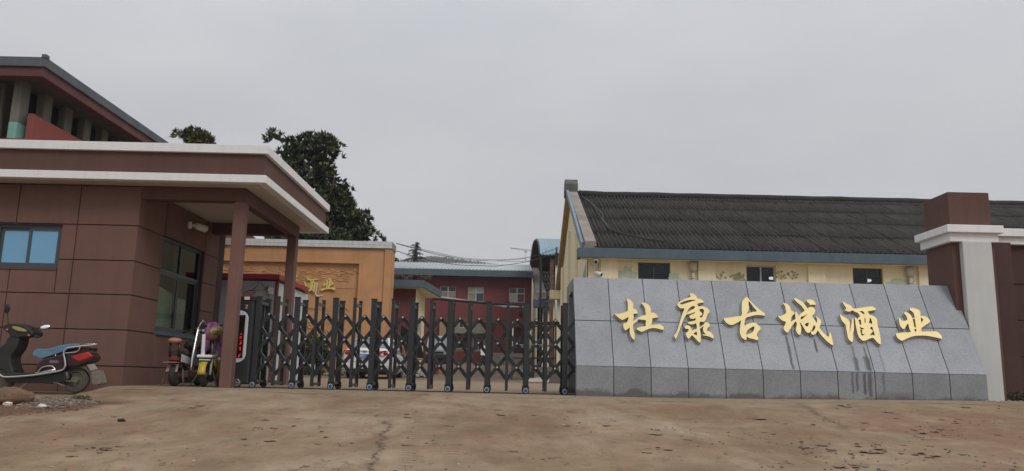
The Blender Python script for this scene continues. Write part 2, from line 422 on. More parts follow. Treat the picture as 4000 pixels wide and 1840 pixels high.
for j in range(len(ys) - 1):
    for i in range(nx - 1):
        g.f.append((j * nx + i, j * nx + i + 1, (j + 1) * nx + i + 1, (j + 1) * nx + i)); g.sm.append(True)
g.build('ground', ground_mat(), kind='structure')

def ground_hit(px, py):
    d = ray(px, py).normalized(); t = 4.0
    for _ in range(4000):
        p = Vector((0, 0, EYE)) + d * t
        if p.z <= gz(p.x, p.y): return p
        t += 0.02
    return p

# ------------------------------------------------------------------ gatehouse
GY, GX, SZ = 13.7, -6.52, 3.455          # front face, right face, soffit height
gh = empty('gatehouse', (-8.0, 15.5, 0), 'brown gatehouse with panelled walls and a white banded flat canopy roof', 'gatehouse')
LX = -11.6
FW = (-8.99, -7.84, 1.96, 2.715)          # front window
SW = (14.82, 16.8, 0.985, 2.76)           # side window (y range, z range)
b = MB()
for x0, x1, z0, z1 in minus([(LX, GX - .02, -.35, 3.44)], FW): b.box(x0, x1, GY + .02, GY + .24, z0, z1)
for y0, y1, z0, z1 in minus([(GY + .24, 17.8, -.35, 3.44)], SW): b.box(GX - .24, GX - .02, y0, y1, z0, z1)
b.box(LX, GX - .02, 17.8, 18.0, -.35, 3.44)
b.build('wall', M['groove'], gh)
zr = [-.3, .315, .926, 1.528, 2.118, 2.738, 3.44]
xr = [-11.6, -10.79, -9.72, -8.65, -7.58, GX]
yr = [GY, SW[0] - .03, 16.82, 17.6]
gap = .009
def panel(r, front):
    x0, x1, z0, z1 = r
    if x1 - x0 < .05 or z1 - z0 < .05: return
    p = MB()
    if front: p.box(x0 + gap, x1 - (gap if abs(x1 - GX) > .01 else 0), GY, GY + .03, z0 + gap, z1 - gap)
    else: p.box(GX - .03, GX, x0 + (gap if abs(x0 - GY) > .01 else .0305), x1 - gap, z0 + gap, z1 - gap)
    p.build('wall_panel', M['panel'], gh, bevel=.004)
for i in range(len(xr) - 1):
    for j in range(len(zr) - 1):
        for r in minus([(xr[i], xr[i + 1], zr[j], zr[j + 1])], FW): panel(r, True)
for i in range(len(yr) - 1):
    for j in range(len(zr) - 1):
        for r in minus([(yr[i], yr[i + 1], zr[j], zr[j + 1])], SW): panel(r, False)
b = MB(); b.box(LX, GX - .3, GY + .3, 17.75, .0, .05); b.box(LX, GX - .3, 17.4, 17.7, .05, 3.4); b.box(LX + .1, LX + .2, 14.1, 17.3, .05, 3.4); b.box(LX, GX - .3, GY + .3, 17.7, 3.36, 3.43)
b.build('room', M['room'], gh)
# front window
M['bluefilm'] = NT('blue_window_film').m
t = M['bluefilm'].node_tree.nodes['Principled BSDF']; t.inputs['Base Color'].default_value = (0.19, 0.41, 0.60, 1); t.inputs['Roughness'].default_value = 0.12; t.inputs['Metallic'].default_value = 0.25
def frame_box(mb, x0, x1, y0, y1, z0, z1, w):
    mb.box(x0, x1, y0, y1, z0, z0 + w); mb.box(x0, x1, y0, y1, z1 - w, z1); mb.box(x0, x0 + w, y0, y1, z0 + w, z1 - w); mb.box(x1 - w, x1, y0, y1, z0 + w, z1 - w)
f = MB(); frame_box(f, FW[0], FW[1], GY + .07, GY + .14, FW[2], FW[3], .045)
win = f.build('window', M['alu'], gh)
for x0, x1, yy in ((FW[0] + .045, -8.38, .105), (-8.44, FW[1] - .045, .075)):
    s = MB(); frame_box(s, x0, x1, GY + yy, GY + yy + .03, FW[2] + .045, FW[3] - .045, .05); s.build('sash', M['alu'], win)
    MB().box(x0 + .05, x1 - .05, GY + yy + .012, GY + yy + .02, FW[2] + .095, FW[3] - .095).build('pane', M['bluefilm'], win)
MB().box(FW[0], FW[1], GY - .012, GY + .07, FW[2] - .035, FW[2] - .002).build('window_sill', M['brown'], gh)
# side window: fixed transom above two sliding panes
f = MB(); X0, X1 = GX - .13, GX - .07
def fy(mb, xa, xb, y0, y1, z0, z1, w):
    mb.box(xa, xb, y0, y1, z0, z0 + w); mb.box(xa, xb, y0, y1, z1 - w, z1); mb.box(xa, xb, y0, y0 + w, z0 + w, z1 - w); mb.box(xa, xb, y1 - w, y1, z0 + w, z1 - w)
fy(f, X0, X1, SW[0], SW[1], SW[2], SW[3], .05)
f.box(X0 + .003, X1 - .003, SW[0] + .05, SW[1] - .05, 2.09, 2.15); f.box(X0 + .005, X1 - .005, 15.78, 15.82, 2.15, SW[3] - .05)
win = f.build('window', M['alu'], gh)
for y0, y1, xx in ((SW[0] + .05, 15.78, -.1), (15.7, SW[1] - .05, -.13)):
    s = MB(); fy(s, GX + xx, GX + xx + .025, y0, y1, SW[2] + .05, 2.09, .045); s.build('sash', M['alu'], win)
    MB().box(GX + xx + .01, GX + xx + .016, y0 + .045, y1 - .045, SW[2] + .095, 2.045).build('pane', M['glass'], win)
for y0, y1 in ((SW[0] + .05, 15.78), (15.82, SW[1] - .05)):
    MB().box(GX - .105, GX - .099, y0, y1, 2.15, SW[3] - .05).build('pane', M['glass_dark'], win)
pw2 = MB()
for k in range(6):
    y0 = 16.12 + k * .07; pw2.add([(GX - .2 - .015 * (k % 2), y0, 1.04), (GX - .2 - .015 * ((k + 1) % 2), y0 + .07, 1.04), (GX - .2 - .015 * ((k + 1) % 2), y0 + .07, 1.72), (GX - .2 - .015 * (k % 2), y0, 1.7)], [(0, 1, 2, 3)])
pw2.build('curtain', mat('pale_curtain', (0.58, 0.57, 0.52), 0.9, var=.12), gh)
MB().box(GX - .07, GX + .035, SW[0], SW[1], SW[2] - .07, SW[2] - .002).build('window_sill', M['bluegrey'], gh)
cu = MB()
for k in range(13):
    y0 = 14.95 + k * .075; cu.add([(GX - .19 - .02 * (k % 2), y0, 1.05), (GX - .19 - .02 * ((k + 1) % 2), y0 + .075, 1.05), (GX - .19 - .02 * ((k + 1) % 2), y0 + .075, 1.88 - .01 * k), (GX - .19 - .02 * (k % 2), y0, 1.89 - .01 * k)], [(0, 1, 2, 3)])
cu.build('curtain', mat('curtain_cloth', (0.62, 0.66, 0.48), 0.9, var=.1), gh)
# pillars and beams
PX0, PX1 = -4.886, -4.686
for y0 in (13.702, 17.128):
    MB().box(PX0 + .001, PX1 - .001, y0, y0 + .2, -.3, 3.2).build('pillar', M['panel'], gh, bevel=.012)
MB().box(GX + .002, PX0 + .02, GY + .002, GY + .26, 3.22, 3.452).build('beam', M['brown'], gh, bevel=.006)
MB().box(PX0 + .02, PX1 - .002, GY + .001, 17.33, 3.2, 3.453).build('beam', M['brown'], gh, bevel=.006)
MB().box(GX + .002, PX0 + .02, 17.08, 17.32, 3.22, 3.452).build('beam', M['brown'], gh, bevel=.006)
# canopy slab
CX, CY0, CY1 = -4.22, 13.25, 18.1
MB().box(LX, CX - .03, CY0 + .03, CY1 - .03, SZ, SZ + .06).build('soffit', M['soffit'], gh)
def band(x1, y0, y1, z0, z1, th, name, m):
    p = MB(); p.box(LX, x1, y0, y0 + th, z0, z1); p.box(x1 - th, x1, y0 + th, y1, z0, z1); p.box(LX, x1 - th, y1 - th, y1, z0, z1)
    return p.build(name, m, gh, bevel=.006)
band(CX, CY0, CY1, SZ - .004, 3.585, .16, 'lower_band', M['white'])
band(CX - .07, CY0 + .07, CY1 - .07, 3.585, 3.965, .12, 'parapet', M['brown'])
band(CX - .005, CY0 + .005, CY1 - .005, 3.965, 4.115, .2, 'upper_band', M['white'])
MB().box(LX, CX - .2, CY0 + .2, CY1 - .2, 3.6, 3.7).build('roof', M['conc'], gh)
# flood lamp on the side wall
q = atx(742, 881, GX)
fl = empty('flood_lamp', (GX, q.y, q.z), 'small pale twin head lamp on the brown gatehouse side wall', 'lamp')
MB().disc((GX + .02, q.y - .05, q.z), (1, 0, 0), .075, .04).build('base', M['white'], fl)
MB().tube([(GX + .03, q.y - .03, q.z), (GX + .1, q.y + .05, q.z - .01)], .022).build('arm', M['white'], fl)
MB().tube([(GX + .1, q.y - .02, q.z), (GX + .12, q.y + .06, q.z), (GX + .2, q.y + .3, q.z - .01)], [.04, .065, .072], 14).build('head', M['white'], fl)

# ------------------------------------------------------------------ stone name wall
def granite(name, c, stains):
    t = NT(name); x, y, z = t.xyz()
    n = t.noise(260, 3, 0.75); n2 = t.noise(2.4, 5, 0.6); n3 = t.noise(38, 4, 0.7)
    k = t.ramp(n, [(0.25, sc(c, 0.62)), (0.5, c), (0.75, sc(c, 1.32))])
    k = t.mix(1, k, t.ramp(n3, [(0.3, 0.8), (0.5, 1.0), (0.72, 1.16)]), 'MULTIPLY')
    k = t.mix(1, k, t.ramp(n2, [(0.3, 0.88), (0.7, 1.06)]), 'MULTIPLY')
    oi = t.n.new('ShaderNodeObjectInfo'); k = t.mix(1, k, t.ramp(oi.outputs['Random'], [(0, 0.88), (1, 1.06)]), 'MULTIPLY')
    wob = t.math('MULTIPLY_ADD', t.noise(6, 4, 0.6), 0.05, -0.025)
    for x0, w, zt, zb, s in stains:
        a_ = t.ramp(t.math('ABSOLUTE', t.math('SUBTRACT', t.math('ADD', x, wob), x0)), [(w * .35, s), (w, 0.0)])
        b_ = t.math('MULTIPLY', t.ramp(t.math('MULTIPLY', z, .4), [(zb * .4, 0.0), (zb * .4 + .02, 1.0)]), t.ramp(t.math('MULTIPLY', z, .4), [(zt * .4 - .02, 1.0), (zt * .4, 0.0)]))
        k = t.mix(t.math('MULTIPLY', a_, b_), k, (0.055, 0.05, 0.048))
    # damp grime with ragged upper edge along the foot
    ft = t.math('ADD', z, t.math('MULTIPLY_ADD', t.noise(1.3, 6, 0.7), 0.55, -0.19))
    k = t.mix(t.ramp(ft, [(0.13, 0.7), (0.2, 0.0)]), k, (0.075, 0.066, 0.055))
    t.col(k); t.b.inputs['Roughness'].default_value = 0.62; t.b.inputs['Specular IOR Level'].default_value = 0.4
    t.bump(t.math('MULTIPLY_ADD', n3, 0.6, t.math('MULTIPLY', n, 0.3)), 0.35, 0.006)
    return t.m
SX0, SX1, SY, SKZ = 1.15, 8.15, 13.8, .505
STY, STZ = 14.65, 2.13
rk = Vector((0, STY - SY, STZ - SKZ)); RL = rk.length; rk.normalize(); rn = Vector((0, -rk.z, rk.y))   # up the rake, outward normal
def sp_(x, s, o=0.0): return Vector((x, SY, SKZ)) + rk * s + rn * o
sw = empty('name_wall', (4.65, 14.2, 0), 'grey granite slab wall with six gold characters beside the gate', 'sign wall')
b = MB()
o_ = -.012
for (xa, xb) in ((SX0 + .012, SX1 - .008),):
    b.hexa([(xa, SY + .012, -.3), (xb, SY + .012, -.3), (xb, SY + .3, -.3), (xa, SY + .3, -.3), (xa, SY + .012, SKZ), (xb, SY + .012, SKZ), (xb, SY + .3, SKZ), (xa, SY + .3, SKZ)])
    A = [sp_(xa, 0, o_), sp_(xb, 0, o_), sp_(xb, 0, -.13), sp_(xa, 0, -.13)]; B = [sp_(xa, RL - .004, o_), sp_(xb, RL - .004, o_), sp_(xb, RL - .004, -.13), sp_(xa, RL - .004, -.13)]
    b.hexa(A + B)
b.build('core', plain('dark_mortar', (0.03, 0.03, 0.032), .9), sw)
M['granite'] = granite('granite_skylit', (0.325, 0.342, 0.365), [(4.855, .03, 1.13, .5, .8), (5.335, .03, 1.09, .8, .85), (5.97, .025, .98, .5, .6), (5.96, .06, .78, .5, .6), (6.175, .025, .97, .5, .7), (6.16, .075, .8, .5, .75), (6.42, .02, .95, .5, .4)])  # raked slabs lighter than the foot: sky light put into the colour
M['granite_low'] = granite('granite_lower', (0.262, 0.272, 0.285), [(5.855, .025, .52, .12, .65), (5.935, .03, .52, .16, .65), (6.06, .035, .52, .1, .75), (6.15, .05, .52, .06, .7), (6.385, .03, .52, .14, .45), (6.6, .5, .2, -.05, .35)])
NP = 11; pw = (SX1 - SX0) / NP; gp = .006
for i in range(NP):
    x0 = SX0 + i * pw + (gp if i else 0); x1 = SX0 + (i + 1) * pw - (gp if i < NP - 1 else 0)
    jit = (random.random() - .5) * .003
    MB().box(x0, x1, SY + jit, SY + .011, -.3, SKZ - .007).build('granite_slab', M['granite_low'], sw, bevel=.003)
    for s0, s1 in ((.002, RL * .495 - gp), (RL * .495 + gp, RL)):
        jit = (random.random() - .5) * .004
        MB().hexa([sp_(x0, s0, jit), sp_(x1, s0, jit), sp_(x1, s0, -.011), sp_(x0, s0, -.011), sp_(x0, s1, jit), sp_(x1, s1, jit), sp_(x1, s1, -.011), sp_(x0, s1, -.011)]).build('granite_slab', M['granite'], sw, bevel=.003)
# left end: cheek of the front leaf, lintel over the gate slot, back leaf
def ck(mb, y0, z0, y1, z1, xa=SX0, xb=SX0 + .25): pass
e = MB(); xa, xb = SX0 + .002, SX0 + .011
top = sp_(0, RL, 0)
A = [(SY + .02, -.3), (SY + .3, -.3), (SY + .3, SKZ), (sp_(0, RL * .6, -.16).y, sp_(0, RL * .6, -.16).z), (top.y + .16, 1.9), (top.y + .16, STZ - .004), (top.y + .02, STZ - .004), (SY + .02, SKZ)]
e.prism([(xa, y, z) for y, z in A], (.3, 0, 0)); e.build('end_cheek', M['granite_low'], sw)
BY = 16.3
MB().box(SX0, SX1, top.y + .162, BY, 1.9, STZ - .002).build('coping', M['granite_low'], sw)
MB().box(SX0, SX1, 15.75, BY, -.3, 1.9).build('back_leaf', M['granite_low'], sw)

# characters traced as outlines, cut from gold faced sheet on a paler backing
GLYPH = {}
GLYPH['杜'] = (2420, 1150, 6.237, [[(175,112),(215,115),(260,140),(310,190),(335,250),(338,345),(375,352),(415,382),(440,430),(430,470),(380,475),(335,492),(345,540),(340,590),(332,650),(370,632),(445,580),(500,545),(560,520),(635,498),(630,420),(618,350),(590,285),(550,240),(530,225),(555,203),(610,210),(660,225),(720,275),(755,330),(765,385),(772,450),(810,445),(860,460),(905,498),(935,545),(925,568),(870,575),(800,592),(795,650),(778,745),(850,740),(980,735),(1030,760),(1080,815),(1075,855),(1050,865),(990,855),(920,835),(850,825),(780,828),(720,842),(650,870),(590,898),(540,918),(480,893),(430,862),(410,835),(450,815),(500,800),(570,785),(632,778),(640,700),(638,640),(560,625),(450,615),(435,650),(390,690),(335,735),(330,820),(345,880),(362,940),(370,1010),(365,1080),(352,1110),(310,1075),(270,1010),(248,930),(246,860),(248,812),(200,845),(150,880),(115,850),(95,795),(92,740),(105,710),(160,695),(190,660),(210,610),(212,560),(150,590),(75,625),(20,605),(-60,545),(-110,495),(-127,470),(-60,478),(0,475),(80,455),(140,432),(200,403),(205,340),(203,260),(195,190),(180,145)]])
GLYPH['康'] = (2620, 1140, 5.643, [[(415,40),(470,42),(520,60),(560,95),(600,158),(650,160),(700,185),(725,225),(715,240),(640,252),(585,275),(615,328),(660,318),(710,320),(770,345),(820,375),(848,415),(850,455),(820,490),(800,530),(775,600),(745,655),(700,668),(640,665),(638,780),(720,730),(745,690),(790,672),(830,690),(858,725),(860,765),(830,785),(795,835),(800,862),(860,880),(905,915),(940,970),(942,1025),(925,1030),(870,1000),(790,975),(705,960),(710,942),(775,945),(735,905),(712,850),(712,800),(725,765),(645,815),(650,880),(662,960),(662,1050),(655,1110),(635,1122),(600,1095),(540,1030),(470,965),(440,990),(400,1035),(385,1038),(355,1000),(338,950),(335,910),(370,880),(395,850),(385,825),(340,820),(310,795),(303,770),(330,745),(380,742),(425,765),(455,810),(470,855),(520,835),(575,812),(570,760),(560,700),(500,718),(440,720),(390,705),(370,685),(400,665),(460,655),(520,640),(550,620),(545,585),(490,600),(440,590),(412,560),(405,540),(440,515),(500,490),(530,465),(528,448),(470,475),(400,495),(345,505),(320,545),(305,560),(240,720),(180,880),(120,1030),(100,1035),(75,965),(100,930),(130,890),(170,780),(210,640),(250,510),(300,375),(230,370),(180,345),(150,300),(150,270),(190,225),(250,190),(320,155),(385,130),(440,110),(425,75)],
 [(205,258),(240,238),(300,212),(380,190),(450,180),(550,182),(480,210),(400,235),(320,262),(250,282),(215,278)], [(345,478),(385,400),(420,355),(470,322),(515,318),(532,340),(515,370),(440,410),(380,445)], [(630,395),(660,382),(700,380),(728,405),(730,440),(720,500),(700,545),(670,575),(650,565),(640,540),(660,530),(690,505),(690,475),(660,445),(635,420)], [(500,930),(545,890),(570,880),(578,960),(530,945)]])
GLYPH['古'] = (2810, 1150, 6.237, [[(630,85),(670,73),(705,90),(725,130),(790,200),(870,280),(960,360),(1040,420),(1090,455),(1112,485),(1110,515),(1080,522),(1000,510),(900,508),(820,520),(740,545),(650,575),(620,640),(612,765),(660,735),(740,705),(820,692),(880,700),(940,745),(985,790),(1008,830),(975,880),(935,930),(905,1000),(940,1045),(945,1090),(930,1115),(900,1115),(820,1090),(720,1065),(665,1030),(662,1080),(645,1115),(610,1105),(550,1060),(510,985),(495,900),(505,800),(515,700),(525,640),(450,685),(370,725),(310,750),(230,735),(160,690),(115,625),(100,590),(180,578),(300,560),(420,540),(540,515),(545,400),(545,280),(552,200),(575,145)],
 [(712,165),(760,220),(820,300),(880,370),(912,418),(850,425),(760,445),(665,470),(690,430),(715,370),(725,310),(710,250)], [(655,940),(680,885),(730,840),(790,800),(845,785),(850,830),(835,885),(790,935),(730,960),(670,985),(658,1000)]])
GLYPH['城'] = (3020, 1150, 5.643, [[(215,200),(260,198),(320,225),(365,270),(388,320),(392,360),(430,370),(465,405),(472,430),(430,465),(400,515),(395,605),(440,575),(492,540),(485,480),(490,400),(500,382),(530,410),(550,450),(568,490),(575,455),(620,415),(690,362),(675,330),(620,260),(540,190),(480,130),(460,95),(480,85),(530,105),(640,165),(690,220),(730,275),(755,310),(800,285),(850,278),(895,300),(925,350),(920,395),(895,445),(860,485),(890,530),(930,590),(955,635),(965,580),(960,530),(940,500),(955,492),(995,520),(1040,570),(1060,620),(1040,670),(1025,740),(1080,820),(1150,890),(1210,940),(1235,900),(1235,850),(1260,848),(1275,880),(1290,950),(1310,1030),(1325,1110),(1290,1115),(1200,1050),(1100,950),(1040,880),(985,805),(950,850),(905,890),(870,892),(840,870),(830,820),(870,825),(900,790),(930,740),(925,710),(895,680),(880,720),(845,790),(800,845),(770,852),(730,830),(690,770),(640,690),(590,620),(600,680),(618,740),(615,820),(595,885),(575,895),(540,870),(505,810),(500,750),(520,680),(500,600),(450,650),(400,720),(350,810),(320,840),(290,840),(250,800),(225,740),(260,680),(278,610),(220,590),(150,540),(110,490),(100,472),(150,485),(210,460),(285,415),(275,340),(262,270),(240,235)],
 [(610,500),(680,480),(745,432),(720,470),(660,530),(615,560)], [(695,665),(740,635),(785,628),(765,700),(740,710),(710,690)], [(730,135),(770,118),(850,120),(900,150),(935,205),(930,235),(870,232),(800,240),(805,215),(760,180)]])
GLYPH['酒'] = (3270, 1170, 6.237, [[(125,55),(160,65),(220,105),(300,135),(350,165),(380,220),(470,222),(600,200),(720,185),(840,172),(890,190),(940,235),(920,262),(850,272),(740,300),(775,340),(785,375),(840,385),(920,430),(970,490),(978,560),(990,640),(1020,760),(1040,870),(1060,980),(1062,1080),(1030,1092),(960,1030),(910,970),(870,940),(810,950),(740,980),(680,1005),(630,1010),(570,970),(530,920),(520,900),(490,820),(465,700),(445,600),(435,500),(425,455),(455,450),(490,480),(520,440),(555,415),(525,360),(490,325),(440,310),(370,270),(320,295),(260,298),(195,270),(210,235),(220,215),(180,160),(145,100)],
 [(535,300),(580,288),(625,292),(665,340),(660,365),(620,350),(580,315)], [(515,505),(570,492),(580,560),(590,615),(545,610),(535,550)], [(665,470),(685,460),(690,560),(668,570)], [(795,450),(825,480),(845,540),(850,600),(820,590),(775,570),(790,500)], [(550,665),(600,695),(665,715),(610,735),(570,730)], [(560,745),(610,760),(605,820),(640,850),(690,830),(640,870),(600,885),(580,830)], [(845,660),(870,720),(890,790),(915,880),(860,865),(790,878),(870,770),(800,710)],
 [(65,375),(90,375),(130,410),(200,445),(260,490),(300,545),(312,600),(305,840),(330,680),(350,560),(360,470),(385,462),(400,520),(405,620),(408,740),(385,830),(388,930),(380,1020),(350,1035),(300,1000),(260,930),(240,830),(220,720),(205,630),(180,590),(130,540),(95,480),(75,420)]])
GLYPH['业'] = (3480, 1190, 7.405, [[(555,105),(600,97),(670,108),(760,140),(820,170),(845,210),(855,270),(860,340),(900,330),(970,335),(1030,360),(1080,405),(1120,455),(1140,490),(1080,540),(1000,595),(930,645),(885,685),(885,780),(1000,782),(1150,780),(1290,778),(1350,800),(1420,855),(1470,920),(1475,970),(1450,990),(1380,975),(1250,945),(1100,915),(950,900),(830,900),(700,908),(580,940),(450,990),(350,1040),(310,1048),(250,1020),(180,960),(145,880),(150,840),(250,825),(400,810),(570,795),(545,740),(520,650),(495,560),(460,580),(430,640),(390,705),(360,712),(310,680),(260,610),(240,530),(225,450),(230,395),(250,390),(280,430),(330,470),(390,475),(470,440),(455,370),(430,320),(385,270),(385,235),(430,222),(500,245),(560,290),(600,350),(620,390),(685,378),(675,320),(650,250),(610,205),(560,175),(540,140)],
 [(632,425),(685,415),(700,500),(720,640),(715,665),(675,655),(655,540)], [(680,715),(730,720),(730,780),(690,775)], [(868,380),(930,440),(905,490),(878,530)]])
def rake_uv(px, py):                   # pixel -> (x, s) on the raked face
    d = ray(px, py); o = Vector((0, 0, EYE)); p0 = sp_(0, 0, .06)
    t = (p0 - o).dot(rn) / d.dot(rn); p = o + d * t
    return p.x, (p - p0).dot(rk)
def glyph_uv(ch):
    ox, oy, k, loops = GLYPH[ch]
    return [[rake_uv(ox + x / k, oy + y / k) for x, y in lp] for lp in loops]
def glyph_mesh(name, loops, depth, grow=0.0, mtl=None):
    cu = bpy.data.curves.new(name, 'CURVE'); cu.dimensions = '2D'; cu.fill_mode = 'BOTH'; cu.extrude = depth / 2
    cu.bevel_depth = max(.002, grow); cu.bevel_resolution = 0; pass
    for lp in loops:
        pts = ccurve(lp, 3); s = cu.splines.new('POLY'); s.points.add(len(pts) - 1); s.use_cyclic_u = True
        for p, c in zip(s.points, pts): p.co = (c[0], c[1], 0, 1)
    o = bpy.data.objects.new(name, cu); C.objects.link(o)
    bpy.context.view_layer.update()
    me = bpy.data.meshes.new_from_object(o.evaluated_get(bpy.context.evaluated_depsgraph_get())); me.name = name
    bpy.data.objects.remove(o); bpy.data.curves.remove(cu)
    if mtl: me.materials.clear(); me.materials.append(mtl)
    return me
M['gold'] = mat('gold_face', (0.77, 0.62, 0.285), 0.5, 0.15, var=.05, scale=6, fine=40, finevar=.04)
M['goldside'] = mat('letter_side', (0.16, 0.11, 0.05), 0.5, 0.4, var=.1)
M['acrylic'] = plain('pale_acrylic', (0.55, 0.55, 0.53), 0.3)
RM = Matrix(((1, 0, 0), (0, rk.y, rn.y), (0, rk.z, rn.z)))   # columns: x, up the rake, outward
def set_rake(o, off):
    m = RM.to_4x4(); m.translation = Vector((0, SY, SKZ)) + rn * off; return m
for ch in '杜康古城酒业':
    uv = glyph_uv(ch)
    for nm, dep, off, gr, mt in (('character', .028, .05, 0, 'gold'),):
        me = glyph_mesh('character', uv, dep, gr, M['gold'])
        me.materials.append(M['goldside'])
        for p in me.polygons:
            if p.normal.z < .8: p.material_index = 1
        o = bpy.data.objects.new('character', me); C.objects.link(o); adopt(o, sw); o.matrix_basis = set_rake(o, off)
        o['label'] = 'gold cut character ' + ch + ' on the granite wall'
        bk = bpy.data.objects.new('backing', glyph_mesh('backing', uv, .012, .008, M['acrylic'])); C.objects.link(bk); bk.parent = o; bk.location = (0, 0, -.03)

# ------------------------------------------------------------------ gate pillar and boundary wall at the right
gp_ = empty('gate_pillar', (8.45, 14.85, .05), 'tall brown gate pillar with white cap band behind the granite wall end', 'pillar')
MB().box(8.055, 8.835, 14.4, 15.3, -.3, 2.9).build('shaft', M['brown'], gp_, bevel=.008)
MB().box(8.05, 8.815, 14.4, 15.28, 3.2, 3.85).build('top_block', M['brown'], gp_, bevel=.01)
MB().box(7.975, 8.87, 14.3, 15.36, 2.9, 3.06).build('lower_cap', M['white'], gp_, bevel=.01)
MB().box(7.9, 8.93, 14.22, 15.42, 3.06, 3.2).build('upper_cap', M['white'], gp_, bevel=.01)
MB().box(8.185, 8.715, 14.27, 14.398, -.3, 2.9).build('pilaster', M['greywhite'], gp_, bevel=.012)
M['darkbrown'] = mat('dark_brown_paint', (0.088, 0.047, 0.041), 0.78, var=0.12, scale=1.3, fine=90, finevar=0.14, bump=0.3, spec=0.25, streak=0.15, obj=0.06)  # own dark tone, plus lens falloff at the frame edge put into the colour
bw = empty('boundary_wall', (11, 15, .1), 'brown panelled boundary wall right of the tall pillar, white coping', 'wall')
MB().box(8.86, 15, 14.93, 15.15, -.3, 2.96).build('core', M['groove'], bw)
for i, (z0, z1) in enumerate(((-.3, .28), (.28, .868), (.868, 1.54), (1.54, 2.22), (2.22, 2.96))):
    for x0, x1 in ((8.86, 9.28), (9.28, 11.2), (11.2, 13.1), (13.1, 15)):
        if x1 < 9.3:
            MB().box(x0, x1, 14.62, 14.93, z0, z1).build('wall_panel', M['darkbrown'], bw); continue
        MB().box(x0 + gap, x1 - gap, 14.9, 14.93, z0 + gap, z1 - gap).build('wall_panel', M['darkbrown'], bw, bevel=.004)
MB().box(8.86, 15, 14.8, 15.25, 2.96, 3.1).build('lower_coping', M['white'], bw, bevel=.01)
MB().box(8.93, 15, 14.72, 15.32, 3.1, 3.25).build('upper_coping', M['white'], bw, bevel=.01)
# ------------------------------------------------------------------ yellow hall
YF, YC, YX = 28.5, 28.0, 2.76           # facade plane, eave front, gable plane
ye = empty('yellow_hall', (9, 33, .1), 'long yellow hall with dark corrugated roof behind the granite wall', 'building')
YE1 = 32.0; RY, RZ = 37.0, 8.95; EZ2 = 4.92; BYY = 45.2
pitch = math.atan2(RZ - EZ2, RY - YC)
M['hallglass'] = glass('hall_glass', (0.3, 0.33, 0.33), 0.2)
wins = []
for (xa, xb, ya) in ((2492, 2618, 1024), (2914, 3030, 1035), (3330, 3448, 1046)):
    p, q = at(xa, ya, YF), at(xb, ya, YF); wins.append((p.x, q.x, 2.9, p.z))
ws = wins[1][0] - wins[0][0]
for k in (1, 2, 3, 4): wins.append((wins[2][0] + ws * k * 1.0, wins[2][1] + ws * k, 2.9, wins[2][3]))
rects = [(YX, YE1, -.2, 4.6)]
for h in wins: rects = minus(rects, h)
b = MB()
for x0, x1, z0, z1 in rects: b.box(x0, x1, YF, YF + .3, z0, z1)
b.build('wall', M['yellow'], ye)
g_ = MB()
g_.prism([(YX, YF + .001, -.2), (YX, YF + .001, 4.6), (YX, YF + .001, 5.1), (YX, RY, RZ - .1), (YX, BYY - .8, 5.1), (YX, BYY - .8, -.2)], (.3, 0, 0))
g_.build('gable_wall', M['yellow'], ye)
pl = MB()
for y0 in (33.0, 37.2, 41.4):
    zt = 5.1 + (RZ - 5.3) * (1 - abs(y0 + .3 - RY) / 8.4) * .62
    pl = MB().box(YX - .12, YX, y0, y0 + .8, -.2, zt); pl.build('pilaster', M['yellow'], ye, bevel=.02)
for h in wins:
    f = MB(); frame_box(f, h[0], h[1], YF + .12, YF + .18, h[2], h[3], .05); xm = (h[0] + h[1]) / 2 + (.0 if h != wins[1] else .02); f.box(xm - .025, xm + .025, YF + .115, YF + .175, h[2] + .05, h[3] - .05)
    w = f.build('window', M['whiteframe'] if h == wins[1] else M['alu'], ye)
    for a_, c_ in ((h[0] + .05, xm - .025), (xm + .025, h[1] - .05)): MB().box(a_, c_, YF + .145, YF + .152, h[2] + .05, h[3] - .05).build('pane', M['hallglass'], w)
b = MB(); b.box(YX + .3, YE1, 31.4, 31.5, 0, 4.5); b.box(YX + .3, YE1, YF + .3, 31.4, 4.5, 4.55); b.box(YX + .3, YE1, YF + .3, 31.4, 0, .05); b.box(YX + .3, YX + .35, YF + .3, 31.4, .05, 4.5)
b.build('room', M['dark'], ye)
M['lamp'] = plain('lit_lamp', (1.0, 0.97, 0.9), .5, emit=6)
for px, py in ((3014, 1087), (3393, 1096)):
    p = at(px, py, YF + .9); l = empty('hall_lamp', p, 'lit white ceiling lamp glowing inside the %s hall window' % ('middle' if px < 3200 else 'right hand'), 'lamp')
    MB().blob(p, (.1, .1, .06), 12, 8).build('bulb', M['lamp'], l); MB().tube([p + Vector((0, 0, .05)), p + Vector((0, 0, 4.5 - p.z))], .012).build('flex', M['black'], l)
    MB().tube([p + Vector((0, 0, .04)), p + Vector((0, 0, .12))], [.14, .04], 14).build('shade', M['steel'], l)
for px in (2345, 2725, 3152, 3582, 4012, 4440):
    p = at(px, 1040, YF); MB().box(p.x, p.x + .63, YF - .1, YF, -.2, 4.6).build('pilaster', M['yellow'], ye, bevel=.01)
for px in (2707, 3553, 4420):
    p = at(px, 1030, YF - .12); q = MB(); q.tube([(p.x, YF - .1, 0), (p.x, YF - .1, 4.2)], .065, 10).tube([(p.x, YF - .1, 4.15), (p.x, YF - .1, 4.28), (p.x, YF - .1, 4.5)], [.07, .15, .16], 10).ring((p.x, YF - .1, 3.95), (0, 0, 1), .07, .015, 12, 6)
    q.build('downpipe', mat('pale_pipe', (0.5, .46, .36), .7), ye)
